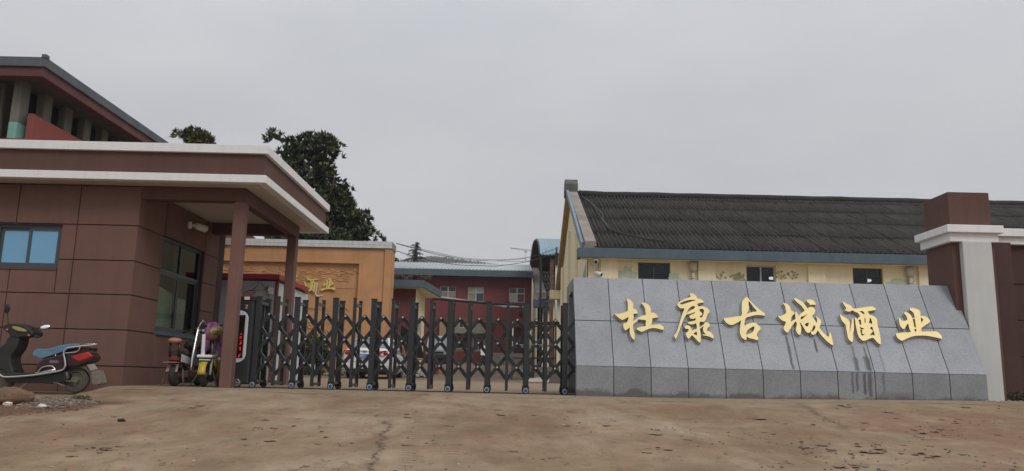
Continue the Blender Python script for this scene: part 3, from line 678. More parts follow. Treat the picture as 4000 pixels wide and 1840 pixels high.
# gutter box with blue grey fascia
b = MB(); b.box(2.36, YE1, YC, YC + .1, 4.56, 4.92); b.box(2.36, 2.46, YC + .1, YF + .1, 4.56, 4.92)
b.build('fascia', M['bluegrey'], ye, bevel=.015)
MB().box(2.462, YE1, YC + .102, YF + .1, 4.57, 4.63).build('gutter_floor', M['yellow'], ye)
b = MB(); b.box(2.2, YX + .01, BYY - .85, BYY - .1, 4.72, 5.2); b.build('rear_gutter_end', M['yellow'], ye)
# corrugated sheets, course upon course
def sheet_mesh(w, L, wav=6, amp=.062, th=.008):
    m = MB(); n = wav * 6
    for k in range(n + 1):
        x = w * k / n; z = amp * math.cos(2 * math.pi * wav * k / n)
        m.v += [(x, 0, z), (x, L, z), (x, 0, z - th * 2)]
    for k in range(n):
        m.f += [(3 * k, 3 * k + 3, 3 * k + 4, 3 * k + 1), (3 * k, 3 * k + 2, 3 * k + 5, 3 * k + 3)]; m.sm += [True, False]
    return m.mesh('roof_sheet', M['roofsheet'], False)
SL = math.hypot(RY - YC, RZ - EZ2); NR = 5; wsh = .82
rowl = [.0, .235, .48, .71, .91, 1.0]
for j in range(NR):
    L = (rowl[j + 1] - rowl[j]) * SL; me = sheet_mesh(wsh + .164, L + .14, 6)
    x = 2.98
    while x < YE1:
        o = bpy.data.objects.new('roof_sheet', me); C.objects.link(o); s = rowl[j] * SL - .06
        o.location = (x, YC + .15 + s * math.cos(pitch), EZ2 + .045 + s * math.sin(pitch) + random.uniform(-.006, .006))
        o.rotation_euler = (pitch - .013 + random.uniform(-.004, .004), .002 + random.uniform(-.003, .003), random.uniform(-.003, .003)); adopt(o, ye); x += wsh
MB().prism([(2.9, YC + .15, EZ2 - .05), (2.9, RY, RZ - .06), (2.9, BYY, 5.0)], (YE1 - 2.9, 0, 0)).build('roof_deck', M['dark'], ye)
rt = MB(); n = 60
pts = [(2.95 + (YE1 - 2.95) * k / n, RY - .02, RZ + .02 + .035 * mnoise.noise(Vector((k * .45, 0, 0)))) for k in range(n + 1)]
rt.tube(pts, .17, 8); rt.build('ridge_cap', M['ridge'], ye)
# gable coping with pale top and blue side
def slope(y0, z0, y1, z1, xa, xb, h, name, m):
    MB().hexa([(xa, y0, z0), (xb, y0, z0), (xb, y1, z1), (xa, y1, z1), (xa, y0, z0 + h), (xb, y0, z0 + h), (xb, y1, z1 + h), (xa, y1, z1 + h)]).build(name, m, ye, bevel=.015)
M['cope'] = mat('weathered_coping', (0.27, .235, .2), .9, var=.25, scale=1.5, bump=.3, stain=(.16, .13, .11))
slope(YC + .2, 4.93, RY, RZ - .02, 2.62, 3.02, .26, 'coping', M['cope'])
slope(YC + .5, 4.9, RY - .1, RZ - .02, 2.5, 2.615, .3, 'coping_side', mat('blue_coping_paint', (.20, .27, .34), .8, var=.15, scale=2))
slope(RY + .05, RZ - .2, BYY, 4.9, 2.5, 3.25, .3, 'coping', mat('ochre_coping_paint', (.42, .29, .11), .85, var=.15))
MB().prism([(2.45, RY - .45, RZ - .1), (2.45, RY - .45, RZ + .42), (2.45, RY - .15, RZ + .7), (2.45, RY + .2, RZ + .7), (2.45, RY + .45, RZ + .4), (2.45, RY + .45, RZ - .1)], (.6, 0, 0)).build('gable_block', mat('dark_stone', (.10, .10, .10), .9, var=.35, bump=.3), ye, bevel=.02)
# painted trees on the plaster: thin flat coats of paint with ragged outlines
def paint_blob(cx, cz, rx, rz, m, seed, name='painted_tree'):
    rnd = random.Random(seed); n = 26; V = []
    for k in range(n):
        g = 2 * math.pi * k / n; r_ = 1 + rnd.uniform(-.22, .22); V.append((cx + math.cos(g) * rx * r_, YF - .004, cz + math.sin(g) * rz * r_))
    MB().add(V, [tuple(range(n))]).build(name, m, ye)
M['teal'] = mat('teal_wall_paint', (.52, .58, .45), .85, var=.2, scale=4); M['leafpaint'] = mat('green_wall_paint', (.36, .37, .21), .85, var=.3, scale=5)
for px, py, rx, rz, mm in ((2450, 1085, .34, .38, 'teal'), (2635, 1090, .25, .22, 'teal'), (2395, 1095, .2, .14, 'teal'), (3520, 1105, .5, .16, 'teal'), (2890, 1090, .22, .2, 'leafpaint'), (2780, 1090, .14, .1, 'leafpaint')):
    p = at(px, py, YF); paint_blob(p.x, p.z, rx, rz, M[mm], px)
for px in (2815, 2870, 3052, 3095):
    p = at(px, 1092, YF); t_ = MB()
    for k in range(7): 
        g = random.uniform(.3, 2.8); l = random.uniform(.12, .3); t_.bar((p.x, YF - .004, p.z), (p.x + l * math.cos(g), YF - .004, p.z + l * math.sin(g)), .02, .004, (0, 1, 0))
        t_.blob((p.x + l * math.cos(g), YF - .004, p.z + l * math.sin(g)), (.05, .004, .035), 6, 4)
    t_.build('painted_branch', M['leafpaint'], ye)
p = at(2270, 1060, 29.6)
MB().add([(YX - .004, 29.2, 3.2), (YX - .004, 30.4, 3.2), (YX - .004, 30.4, 4.25), (YX - .004, 29.8, 4.4), (YX - .004, 29.2, 4.6)], [(0, 1, 2, 3, 4)]).build('plaster_patch', mat('grey_plaster', (.36, .34, .33), .9, var=.15), ye)
# roof cables
rc = MB()
for o1, o2 in ((-.12, 0), (.02, -.3)):
    q = [(3.15 + o1, RY - .2, RZ + .2), (3.5, RY - 2, RZ - .9), (3.75 + o1, RY - 4, RZ - 1.65), (3.7, RY - 5.5, RZ - 2.3), (4.1 + o1, RY - 7, RZ - 3.0), (5.6 + o2, YC + .8, EZ2 + .5)]
    rc.tube([(x, y, EZ2 + .13 + (y - YC - .15) * math.tan(pitch)) if i else (x, y, z) for i, (x, y, z) in enumerate(ccurve(q, 4, False))], .022, 6)
tag(rc.build('roof_cable', M['black']), 'black cable sagging down the left edge of the corrugated roof', 'cable')
def cctv(px, py, aim, label):
    p = at(px, py, YF - .14); r_ = empty('security_camera', p, label, 'camera', 'cameras on the yellow hall')
    d = Vector(aim).normalized()
    MB().disc(p + Vector((0, .02, -.12)), (0, 1, 0), .06, .03).build('mount', M['white'], r_)
    MB().tube([p + Vector((0, .02, -.12)), p + Vector((0, -.12, -.1)), p + Vector((0, -.14, 0))], .022, 8).build('arm', M['white'], r_)
    c0 = p + Vector((0, -.15, .02)); MB().tube([c0 - d * .13, c0 - d * .12, c0 + d * .13, c0 + d * .15], [.04, .08, .085, .075], 14).build('housing', M['white'], r_, bevel=0)
    MB().disc(c0 + d * .155, d, .06, .012).build('lens', M['black'], r_)
cctv(2325, 1022, (.0, -.9, -.45), 'white wall camera just under the eave corner, facing down')
cctv(2334, 1074, (.75, -.6, -.25), 'white bullet camera beside the granite wall top, pointing right')
p = at(2325, 1010, YF - .1)
tag(MB().tube([(p.x + .02, YF - .12, 4.55), (p.x + .12, YF - .14, 4.4), (p.x + .1, YF - .14, 4.2), (p.x + .02, YF - .13, 4.15), (p.x + .2, YF - .12, 3.9), (p.x + .32, YF - .12, 3.5), (p.x + .33, YF - .12, 3.2)], .015, 6).build('camera_cable', M['conc']), 'thin loose cable hanging below the upper wall camera', 'cable')

# ------------------------------------------------------------------ rear yellow house and arched shelter
rh = empty('rear_yellow_house', (2, 55, 1), 'small yellow gabled house with grey tiled roof under the arched shelter', 'building')
AX = 1.7; ey, ez, ry_, rz_ = 49.0, 5.35, 65.0, 9.0
MB().prism([(AX, ey + .6, 0), (AX, ey + .6, ez), (AX, ry_, rz_), (AX, 80, 5), (AX, 80, 0)], (.3, 0, 0)).build('gable_wall', M['yellow'], rh)
MB().box(AX, 9, ey + .6, ey + .9, 0, ez).build('wall', M['yellow'], rh)
MB().box(AX - .3, AX + .9, ey - .1, ey + .6, ez - .7, ez - .25).build('gutter_end', M['bluegrey'], rh)
MB().hexa([(AX - .1, ey, ez - .2), (AX + .5, ey, ez - .2), (AX + .5, ry_, rz_), (AX - .1, ry_, rz_), (AX - .1, ey, ez + .2), (AX + .5, ey, ez + .2), (AX + .5, ry_, rz_ + .3), (AX - .1, ry_, rz_ + .3)]).build('coping', M['cope'], rh)
p2 = math.atan2(rz_ - ez, ry_ - ey); SL2 = math.hypot(ry_ - ey, rz_ - ez)
M['greytile'] = mat('grey_tile', (.17, .165, .155), .9, var=.25, scale=1, fine=14, finevar=.3, obj=.15)
me = sheet_mesh(.98, SL2 / 6 + .15, 4, .07, .02); me.materials[0] = M['greytile']
for j in range(6):
    for i in range(4):
        s = j * SL2 / 6; o = link('roof_sheet', me, None, (AX + .5 + i * .95, ey + s * math.cos(p2), ez + .06 + s * math.sin(p2) + .02 * (j % 2)), (p2 - .03, 0, 0)); adopt(o, rh)
ar = empty('arched_shelter', (3, 60, 1), 'barrel arched shelter roof of pale blue corrugated steel on rusty posts', 'shelter')
prof = [(48.0, 7.75), (48.8, 8.35), (50.8, 9.05), (54, 9.75), (57.5, 10.35), (61, 10.82), (64, 11.0), (67, 10.95), (71, 10.65), (75, 10.1)]
n = 150; V = []; Fc = []
pc = ccurve(prof, 3, False)
for k in range(n + 1):
    x = 1.75 + 7.5 * k / n
    for (y, z) in pc: V.append((x, y, z + .05 * math.cos(k * math.pi / 2 * 1.0)))
m_ = len(pc)
for k in range(n):
    for j in range(m_ - 1): Fc.append((k * m_ + j, (k + 1) * m_ + j, (k + 1) * m_ + j + 1, k * m_ + j + 1))
q = MB().add(V, Fc, True); o = q.build('roof', mat('blue_steel_sheet', (.28, .42, .50), .5, .2, var=.25, scale=.5, streak=.35, stain=(.42, .44, .44)), ar, fix=False)
o.modifiers.new('solid', 'SOLIDIFY').thickness = .03
ln = MB(); ln.add([(x, y + .02, z - .1) for x in (1.77, 9.2) for y, z in pc], [(j, j + 1, m_ + j + 1, m_ + j) for j in range(m_ - 1)], True); ln.build('shade_sheet', plain('painted_shade', (.018, .015, .013), .95), ar)  # added near-black sheet: the shade under the arch put into its colour
MB().tube([(1.72, y, z - .05) for y, z in pc], .07, 6).build('end_rib', M['gate_dark'], ar)
for x in (3.4, 5.2): MB().tube([(x, y, z - .12) for y, z in pc], .07, 6).build('rib', M['gate_dark'], ar)
wl_ = MB().box(2.1, 9, 73.5, 73.7, 7.0, 10.2); wl_.build('back_sheet', plain('dark_sheet', (.02, .02, .02), .8), ar)
for px, col in ((2112, 'gate_dark'), (2155, 'rust')):
    q = at(px, 1100, 48.3); w_ = .06 if px < 2130 else .11; MB().box(q.x - w_, q.x + w_, 48.2, 48.4, 1.0, 7.7).build('post', M[col], ar)
# pole with the service wires
up_ = at(2174, 1000, 46.5)
po = empty('service_pole', (up_.x, 46.5, 1), 'thin pale pole with dark bracket top carrying service wires', 'pole')
MB().tube([(up_.x, 46.5, .5), (up_.x, 46.5, 7.6)], .07, 8).build('pole', M['whiteframe'], po)
MB().tube([(up_.x, 46.5, 7.2), (up_.x, 46.5, at(2172, 966, 46.5).z)], .06, 8).build('bracket', M['black'], po)
bx = MB().box(up_.x - .12, up_.x + .12, 46.3, 46.42, 6.9, 7.6).build('insulator', M['black'], po)

# ------------------------------------------------------------------ dark red hall
RYF = 55.0
rb = empty('red_hall', (-4, 58, 1.3), 'dark red two storey hall with silver roof and blue grey eave', 'building')
RX0, RX1, RZT = -14.0, 1.45, 7.25
wr = [(-4.88, -3.79, 5.5, 6.48), (-2.95, -1.86, 5.46, 6.49), (-.1, .97, 5.47, 6.48)]
gate_open = (-4.35, -1.15, 1.0, 4.0); dk = (-.2, 1.1, 1.0, 3.75)
rects = [(RX0, RX1, .5, RZT)]
for h in wr + [gate_open, dk]: rects = minus(rects, h)
b = MB()
for x0, x1, z0, z1 in rects: b.box(x0, x1, RYF, RYF + .35, z0, z1)
b.build('wall', M['red'], rb)
b = MB(); b.box(RX0 - .1, RX1 + .05, 54.2, 54.3, 7.13, 7.55); b.box(RX0, RX1, 54.3, RYF, 7.14, 7.22); b.build('eave', M['bluegrey'], rb)
srf = mat('silver_roof', (.50, .52, .54), .5, .2, var=.12, scale=.5, streak=.1)
nn = 64; wd = (RX1 - RX0) / nn
b = MB()
b.hexa([(RX0, 54.3, 7.56), (RX1, 54.3, 7.56), (RX1, 60, 8.75), (RX0, 60, 8.75), (RX0, 54.3, 7.6), (RX1, 54.3, 7.6), (RX1, 60, 8.8), (RX0, 60, 8.8)])
for k in range(nn):
    x = RX0 + k * wd; b.hexa([(x, 54.28, 7.6), (x + .06, 54.28, 7.6), (x + .06, 60, 8.8), (x, 60, 8.8), (x, 54.28, 7.66), (x + .06, 54.28, 7.66), (x + .06, 60, 8.86), (x, 60, 8.86)])
b.build('roof', srf, rb, fix=True)
panes = [mat('dusty_pane_a', (.30, .26, .20), .4, var=.25, scale=2), mat('dark_pane', (.05, .055, .06), .25), mat('pale_pane', (.42, .40, .34), .4, var=.2, scale=2), mat('brown_pane', (.13, .06, .05), .4, var=.2)]
pk = [(1, 1, 0, 0), (2, 2, 0, 1), (1, 1, 2, 3)]
for h, pp in zip(wr, pk):
    f = MB(); frame_box(f, h[0], h[1], RYF + .1, RYF + .16, h[2], h[3], .045); xm = (h[0] + h[1]) / 2; zm = h[2] + .62
    f.box(xm - .025, xm + .025, RYF + .101, RYF + .159, h[2] + .045, h[3] - .045); f.box(h[0] + .045, h[1] - .045, RYF + .1015, RYF + .1585, zm - .02, zm + .02)
    w = f.build('window', M['whiteframe'], rb)
    for (x0, x1, z0, z1), i in zip(((h[0], xm, zm, h[3]), (xm, h[1], zm, h[3]), (h[0], xm, h[2], zm), (xm, h[1], h[2], zm)), pp):
        MB().box(x0 + .04, x1 - .04, RYF + .125, RYF + .135, z0 + .03, z1 - .03).build('pane', panes[i], w)
M['brownlintel'] = mat('brown_lintel', (.15, .07, .03), .8, var=.15)
MB().box(-4.6, -1.0, 54.75, RYF - .002, 4.0, 4.32).build('lintel', M['brownlintel'], rb)
MB().box(-4.8, -4.36, 54.7, RYF - .003, 1.0, 4.0).build('gate_pier', mat('tan_pier', (.33, .23, .14), .85, var=.2, scale=1.5, streak=.25), rb)
MB().box(-.2, 1.1, RYF + .2, RYF + .3, 1.0, 3.75).build('door', mat('dark_brown_door', (.075, .028, .022), .7, var=.2), rb)
MB().box(-1.1, RX1, RYF - .04, RYF - .002, .6, 2.0).build('plinth', M['conc'], rb)
b = MB(); b.box(-4.36, -4.2, RYF + .35, 61, 1.0, 4.0); b.box(-1.3, -1.15, RYF + .35, 61, 1.0, 4.0); b.build('passage_wall', M['red'], rb)
# house seen through the passage
ph = empty('courtyard_house', (-3, 66, 1.5), 'weathered grey house with white windows seen through the red hall passage', 'building')
PY = 66.0
hw = [(-4.6, -3.3, 2.6, 3.6), (-3.0, -2.1, 2.5, 3.7), (-1.9, -.6, 2.6, 3.6), (-4.2, -3.5, 4.3, 5.1), (-2.2, -1.5, 4.3, 5.1), (-.9, -.2, 4.3, 5.1)]
rects = [(-7, 2, .8, 6.4)]
for h in hw: rects = minus(rects, h)
b = MB()
for r_ in rects: b.box(r_[0], r_[1], PY, PY + .3, r_[2], r_[3])
b.build('wall', mat('grey_render', (.32, .29, .23), .9, var=.25, scale=1.2, streak=.3), ph)
MB().box(-7, 2, PY - .03, PY - .002, .8, 2.4).build('dado', mat('red_dado', (.28, .085, .06), .85, var=.2), ph)
MB().box(-7, 2, PY - .35, PY - .002, 3.85, 4.0).build('ledge', M['conc'], ph)
for h in hw:
    f = MB(); frame_box(f, h[0], h[1], PY + .08, PY + .14, h[2], h[3], .07); xm = (h[0] + h[1]) / 2; f.box(xm - .03, xm + .03, PY + .081, PY + .139, h[2] + .07, h[3] - .07)
    w = f.build('window', M['whiteframe'], ph); MB().box(h[0] + .07, h[1] - .07, PY + .1, PY + .11, h[2] + .07, h[3] - .07).build('pane', panes[1], w)
b = MB().box(-7, 2, PY + .5, PY + 4, 6.2, 6.4); b.build('roof', M['conc'], ph)

# ------------------------------------------------------------------ ochre relief wall
OY, OXR, OXL = 34.0, -5.17, -13.5
ow = empty('relief_wall', (-9, 34.4, .25), 'ochre plaster wall with raised cloud relief and small gold characters', 'wall')
z0n, z1n = 1.3, 4.98; xn = -6.52
rects = minus([(OXL, OXR - .28, 0, 5.66)], (OXL, xn, z0n, z1n))
b = MB()
for r_ in rects: b.box(r_[0], r_[1], OY, OY + .4, r_[2], r_[3])
b.build('wall', M['orange'], ow)
MB().box(OXL, xn, OY + .12, OY + .4, z0n, z1n).build('niche_back', M['orange'], ow)
MB().box(OXR - .28, OXR, OY - .06, OY + 1.1, 0, 5.66).build('end_pier', M['orange'], ow, bevel=.02)
b = MB(); b.box(xn - .01, xn + .1, OY - .05, OY + .12, z0n - .1, z1n + .1); b.box(OXL, xn - .011, OY - .05, OY - .001, z1n, z1n + .1); b.box(OXL, xn - .011, OY - .08, OY - .001, z0n - .14, z0n); b.build('niche_frame', M['orange'], ow, bevel=.01)
MB().box(OXL, OXR + .03, OY - .1, OY + 1.12, 5.662, 5.96).build('coping_core', M['conc'], ow)
tm = MB().box(-.04, .04, -.012, 0, -.07, .07).mesh('coping_tile', M['tile'])
x = OXR - .02; k = 0
while x > -11.9:
    for zz in (5.738, 5.886): adopt(link('coping_tile', tm, None, (x, OY - .101, zz)), ow)
    x -= .0865; k += 1
cl = MB(); rnd = random.Random(5)
def curl(mb, cx, cz, r, s, n=14):
    pts = []
    for i in range(n):
        g = i * .62; rr = r * (1 - i / n * .8); pts.append((cx + s * rr * math.cos(g), OY + .115, cz + rr * math.sin(g)))
    mb.tube(pts, r * .16, 5)
def cloud(mb, cx, cz, w, s):
    pts = [(cx - s * w + s * 2 * w * t_, OY + .115, cz + .05 * math.sin(t_ * 9) - .02) for t_ in [i / 12 for i in range(13)]]
    mb.tube(pts, .022, 5)
    curl(mb, cx + s * w * .75, cz + .09, .1, s); curl(mb, cx + s * w * .35, cz + .14, .13, -s); curl(mb, cx - s * w * .25, cz + .1, .1, s)
    mb.tube([(cx - s * w, OY + .115, cz - .03), (cx - s * w * .4, OY + .115, cz - .1), (cx + s * w * .3, OY + .115, cz - .06), (cx + s * w, OY + .115, cz - .1)], .018, 5)
x = -6.95; i = 0
while x > -12.6:
    cloud(cl, x + rnd.uniform(-.05, .05), 4.62 - .34 * (i % 2) + rnd.uniform(-.05, .05), rnd.uniform(.25, .42), 1 if i % 3 else -1); x -= .44; i += 1
cl.build('cloud_relief', M['orange'], ow)
MB().box(OXL, xn - .02, OY + .105, OY + .119, 3.92, 3.945).build('relief_line', M['orange'], ow)
dr = MB()
for k in range(34):
    cx, cz = -10 + rnd.random() * 2.9, 1.5 + rnd.random() * 1.5
    kind = rnd.random()
    if kind < .45: curl(dr, cx, cz, rnd.uniform(.08, .22), rnd.choice((1, -1)))
    else:
        a_ = rnd.uniform(-.5, .5); L = rnd.uniform(.2, .5)
        dr.tube(ccurve([(cx + L * t_, OY + .115, cz + a_ * L * t_ + .06 * math.sin(t_ * 7 + k)) for t_ in (0, .33, .66, 1)], 3, False), .016, 5)
for z_ in (2.98, 3.05): dr.tube([(-8.6, OY + .115, z_), (-8.0, OY + .115, z_ + .03), (-7.75, OY + .115, z_ - .01)], .016, 5)
dr.tube([(-7.4, OY + .115, 2.35), (-6.8, OY + .115, 2.75)], .02, 5); dr.tube([(-7.36, OY + .115, 2.28), (-6.77, OY + .115, 2.69)], .02, 5)
dr.build('figure_relief', M['orange'], ow)
M['brightgold'] = mat('wall_gold', (.85, .66, .2), .3, .6, var=.1, scale=6)
for ch, px, py in (('城', 1141, 1108), ('酒', 1213, 1112), ('业', 1283, 1113)):
    uv = glyph_uv(ch); al = [q for lp in uv for q in lp]
    mx_, mn_ = [max(q[i] for q in al) for i in (0, 1)], [min(q[i] for q in al) for i in (0, 1)]
    ctr = [(mx_[i] + mn_[i]) / 2 for i in (0, 1)]; s = .78
    me = glyph_mesh('character', [[((u - ctr[0]) * s, (v - ctr[1]) * s) for u, v in lp] for lp in uv], .07, 0, M['brightgold'])
    p = at(px, py, OY + .05); o = link('character', me, None, p, (math.pi / 2, 0, 0)); adopt(o, ow); o['label'] = 'small gold character ' + ch + ' on the ochre wall'
wr_ = MB().tube(ccurve([(at(1238, 1105, OY + .08)), at(1236, 1128, OY + .08), at(1232, 1150, OY + .08), at(1245, 1157, OY + .08), at(1262, 1152, OY + .08)], 4, False), .018, 6)
tag(wr_.build('sign_wire', M['white']), 'loose white wire hanging from the small gold characters', 'wire')

# ------------------------------------------------------------------ white cabin with red roof trim
SYF = 19.0; sx1 = -5.56
shd = empty('white_cabin', (-6.4, 20.2, .05), 'white metal cabin with red roof trim behind the gatehouse pillars', 'cabin')
M['cabin'] = mat('cabin_panel', (.56, .58, .60), .55, var=.05, scale=1.2, streak=.1)
M['redtrim'] = mat('red_trim', (.30, .02, .04), .5, var=.08)
MB().box(-8.2, sx1 - .03, SYF + .03, 22, -.1, 2.42).build('wall', M['cabin'], shd)
for x in [-8.2 + .3 * k for k in range(9)]:
    MB().box(x + .012, min(x + .288, sx1 - .03), SYF + .012, SYF + .029, .1, 2.28).build('wall_panel', M['cabin'], shd)
MB().box(-8.25, sx1, SYF, SYF + .03, 2.29, 2.43).build('head_trim', M['cabin'], shd)
b = MB(); b.box(sx1 - .06, sx1, SYF - .01, SYF + .1, -.1, 2.43); b.box(sx1 - .012, sx1, SYF + .1, 22, -.05, .1); b.build('corner_trim', M['rust'], shd)
b = MB(); b.box(-8.4, -5.5, SYF - .12, 21.7, 2.46, 2.585); b.build('roof', M['redtrim'], shd, bevel=.01)
MB().box(-8.2, sx1 - .04, SYF + .1, 22, 2.421, 2.459).build('roof_core', M['dark'], shd)
p = at(963, 1146, SYF - .02); MB().box(-6.74, p.x + .2, SYF - .006, SYF + .008, 2.06, 2.16).build('notice', mat('pink_notice', (.62, .30, .34), .7, var=.45, scale=14), shd)
p = at(1057, 1137, SYF); MB().box(p.x - .06, p.x + .06, SYF - .05, SYF + .01, p.z - .08, p.z + .08).build('switch_box', M['white'], shd, bevel=.006)
cw = MB()
cw.tube(ccurve([at(1010, 1098, SYF - .05), at(1005, 1115, SYF - .05), at(985, 1132, SYF - .05), at(950, 1142, SYF - .05)], 4, False), .006, 5)
cw.tube(ccurve([at(1020, 1105, SYF - .05), at(1035, 1122, SYF - .05), at(1046, 1127, SYF - .05), at(1020, 1133, SYF - .05), at(970, 1135, SYF - .05)], 4, False), .006, 5)
cw.tube(ccurve([at(1048, 1110, SYF - .05), at(1043, 1130, SYF - .05), at(1050, 1150, SYF - .05), at(1046, 1190, SYF - .05)], 4, False), .006, 5)
tag(cw.build('cabin_wire', M['black']), 'thin dark wires looped on the white cabin front', 'wire')

# ------------------------------------------------------------------ curved blue porch beside the relief wall
pb = empty('curved_porch', (-5, 38, .4), 'porch with curved blue grey roof edge and pale yellow side wall', 'porch')
QY = 37.0
c0 = at(1652, 1110, QY); c1 = (-3.62, 41.6)
plan = [(-9.0, QY)] + [(c0.x + .0, QY)] + [(c0.x + (c1[0] - c0.x) * t_ ** .8, QY + (c1[1] - QY) * t_) for t_ in (.08, .2, .35, .5, .65, .8, .9, 1)] + [(-9.0, 41.6)]
zb, zt = at(1652, 1122, QY).z, at(1652, 1094, QY).z
MB().prism([(x, y, zb) for x, y in plan], (0, 0, zt - zb)).build('roof', M['bluegrey'], pb)
MB().prism([(x - .06 if i not in (0, len(plan) - 1) else x, y + .1, zb - .03) for i, (x, y) in enumerate(plan[:-1])] + [(-9, 41.55, zb - .03)], (0, 0, .025)).build('soffit', M['yellow'], pb)
w0 = at(1622, 1200, QY + .6).x
MB().box(-9, w0, QY + .6, 41.5, .1, zb - .031).build('wall', M['red'], pb)
MB().box(w0 + .001, w0 + .03, QY + .62, 41.5, .1, zb - .032).build('side_wall', M['yellow'], pb)
sm_ = MB(); rnd = random.Random(3)
for k in range(26):
    y = 38.9 + rnd.random() * 1.3; zz = 2.5 + rnd.random() * .7 - abs(y - 39.5) * .5; sm_.box(w0 + .032, w0 + .036, y, y + .05, zz - rnd.uniform(.15, .5), zz)
sm_.build('painted_cloud', mat('grey_wall_paint', (.26, .25, .23), .9, var=.3), pb)
gm = MB(); 
for k in range(9): gm.blob((w0 + .033, 38.3 + rnd.random() * .5, .95 + rnd.random() * .5), (.004, .12, .1), 7, 4)
gm.build('painted_leaf', mat('leaf_wall_paint', (.22, .36, .06), .85, var=.2), pb)
tg = MB()
for k in range(60):
    x = -6.9 + rnd.random() * 2.4 if k < 40 else c0.x - .3 + rnd.random() * .7; y = QY + .15 + rnd.random() * .4; h = rnd.uniform(.15, .45)
    tg.tube([(x, y, zt), (x + rnd.uniform(-.15, .15), y, zt + h)], [.012, .004], 4)
    tg.blob((x + rnd.uniform(-.1, .1), y, zt + h * .8), (.04, .02, .03), 5, 3, .3, k)
tag(tg.build('roof_weeds', mat('dry_weeds', (.16, .13, .07), .9, var=.4)), 'dry weeds growing along the curved porch roof', 'weeds', kind='stuff')
# pipe and conduit crossing the yard
a1, a2 = at(1690, 1158, 43), at(2048, 1205, 43)
q = MB(); q.tube([a1, at(1860, 1180, 43), at(1975, 1198, 43), at(2045, 1199, 43)], .05, 8); tag(q.build('white_conduit', M['whiteframe']), 'pale conduit slanting across in front of the red hall', 'pipe')
q = MB(); q.tube(ccurve([at(1690, 1166, 42.8), at(1760, 1172, 42.8), at(1850, 1180, 42.8), at(1930, 1187, 42.8), at(2000, 1190, 42.8), at(2040, 1192, 42.8)], 3, False), [.07] * 16, 8); q.tube([at(2035, 1195, 42.8), at(2036, 1240, 42.8)], .09, 8); tag(q.build('lagged_pipe', mat('dark_lagging', (.035, .032, .03), .95, var=.4, bump=.4)), 'black lagged pipe running beside the pale conduit', 'pipe')

# ------------------------------------------------------------------ old three storey house at the upper left
UY = 20.0; UX = -12.43
uh = empty('old_house', (-16, 24, -.2), 'old house with grey overhanging roof and red balcony above the gatehouse', 'building')
ZF0, ZF1 = 8.1, 8.36
M['old'] = mat('old_plaster', (.19, .18, .155), .9, var=.2, scale=1.2, streak=.35, stain=(.17, .16, .14))  # base colour lowered: eave shade on the piers put into the plaster
M['slate'] = mat('grey_fascia', (.105, .12, .132), .8, var=.2, scale=1.2, bump=.2, streak=.2)
UB = 40
b = MB(); b.box(-30, UX, UY, UY + .15, ZF0, ZF1); b.box(UX - .15, UX, UY + .15, UB, ZF0, ZF1); b.build('fascia', M['slate'], uh, bevel=.01)
MB().prism([(-30, UY + .1, ZF1 - .03), (UX - .1, UY + .1, ZF1 - .03), (UX - .1, UB, ZF1 - .03), (-30, UB, ZF1 - .03)], (0, 0, .06)).build('roof', M['slate'], uh)
MB().box(UX - .1, UX + .02, UY - .02, UY + .14, ZF1 - .02, ZF1 + .07).build('corner_cap', M['slate'], uh)
b = MB(); b.box(-30, UX - .06, UY + .06, UY + .3, 7.84, ZF0 - .001); b.box(UX - .3, UX - .06, UY + .3, UB, 7.84, ZF0 - .001); b.build('eave_beam', mat('faded_red_paint', (.125, .048, .043), .85, var=.15, scale=1.2, streak=.15), uh, bevel=.01)
MB().box(-30, UX - .3, UY + .3, UB, 7.95, 8.05).build('ceiling', mat('shaded_plaster', (.10, .095, .085), .95, var=.35, scale=1.0), uh)  # ceiling darkened: shade of the deep overhang put into its colour
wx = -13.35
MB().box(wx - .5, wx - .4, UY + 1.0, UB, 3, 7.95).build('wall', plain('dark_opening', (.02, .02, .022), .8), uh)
MB().box(-30, -14.0, UY + .9, UY + 1.0, 3, 7.95).build('wall', M['old'], uh)
for k in range(14):
    y = UY + .62 + k * 1.08
    MB().box(wx - .22, wx, y, y + .4, 6.75, 7.949).build('pier', M['old'], uh, bevel=.01)
    MB().box(wx - .222, wx + .002, y - .002, y + .402, 6.2, 6.75).build('pier_base', mat('teal_dado', (.20, .42, .36), .8, var=.15) if k == 0 else bpy.data.materials['teal_dado'], uh)
    if k < 12:
        f = MB(); f.box(wx - .33, wx - .28, y + .42, y + 1.12, 7.25, 7.3); f.box(wx - .33, wx - .28, y + .745, y + .785, 6.3, 7.9); f.build('window_bar', M['gate_dark'], uh)
MB().box(-30, -14.05, UY + .62, UY + .899, 6.2, 7.949).build('front_pier', M['old'], uh)
b = MB(); b.box(-30, -12.75, UY + .45, UY + 1.4, 5.6, 6.25); b.build('balcony_edge', M['red'], uh, bevel=.01)
pa, pb_ = at(108, 448, UY + .75), at(131, 448, UY + .75)
b = MB(); b.box(pa.x, pb_.x, UY + .75, UB, 6.28, at(120, 443, UY + .75).z); b.build('balcony_parapet', mat('brick_red_paint', (.26, .065, .05), .85, var=.12, scale=1), uh, bevel=.01)
b = MB(); b.box(pa.x, pb_.x + .08, UY + .8, UB, 5.9, 6.279); b.build('balcony_slab', M['red'], uh)
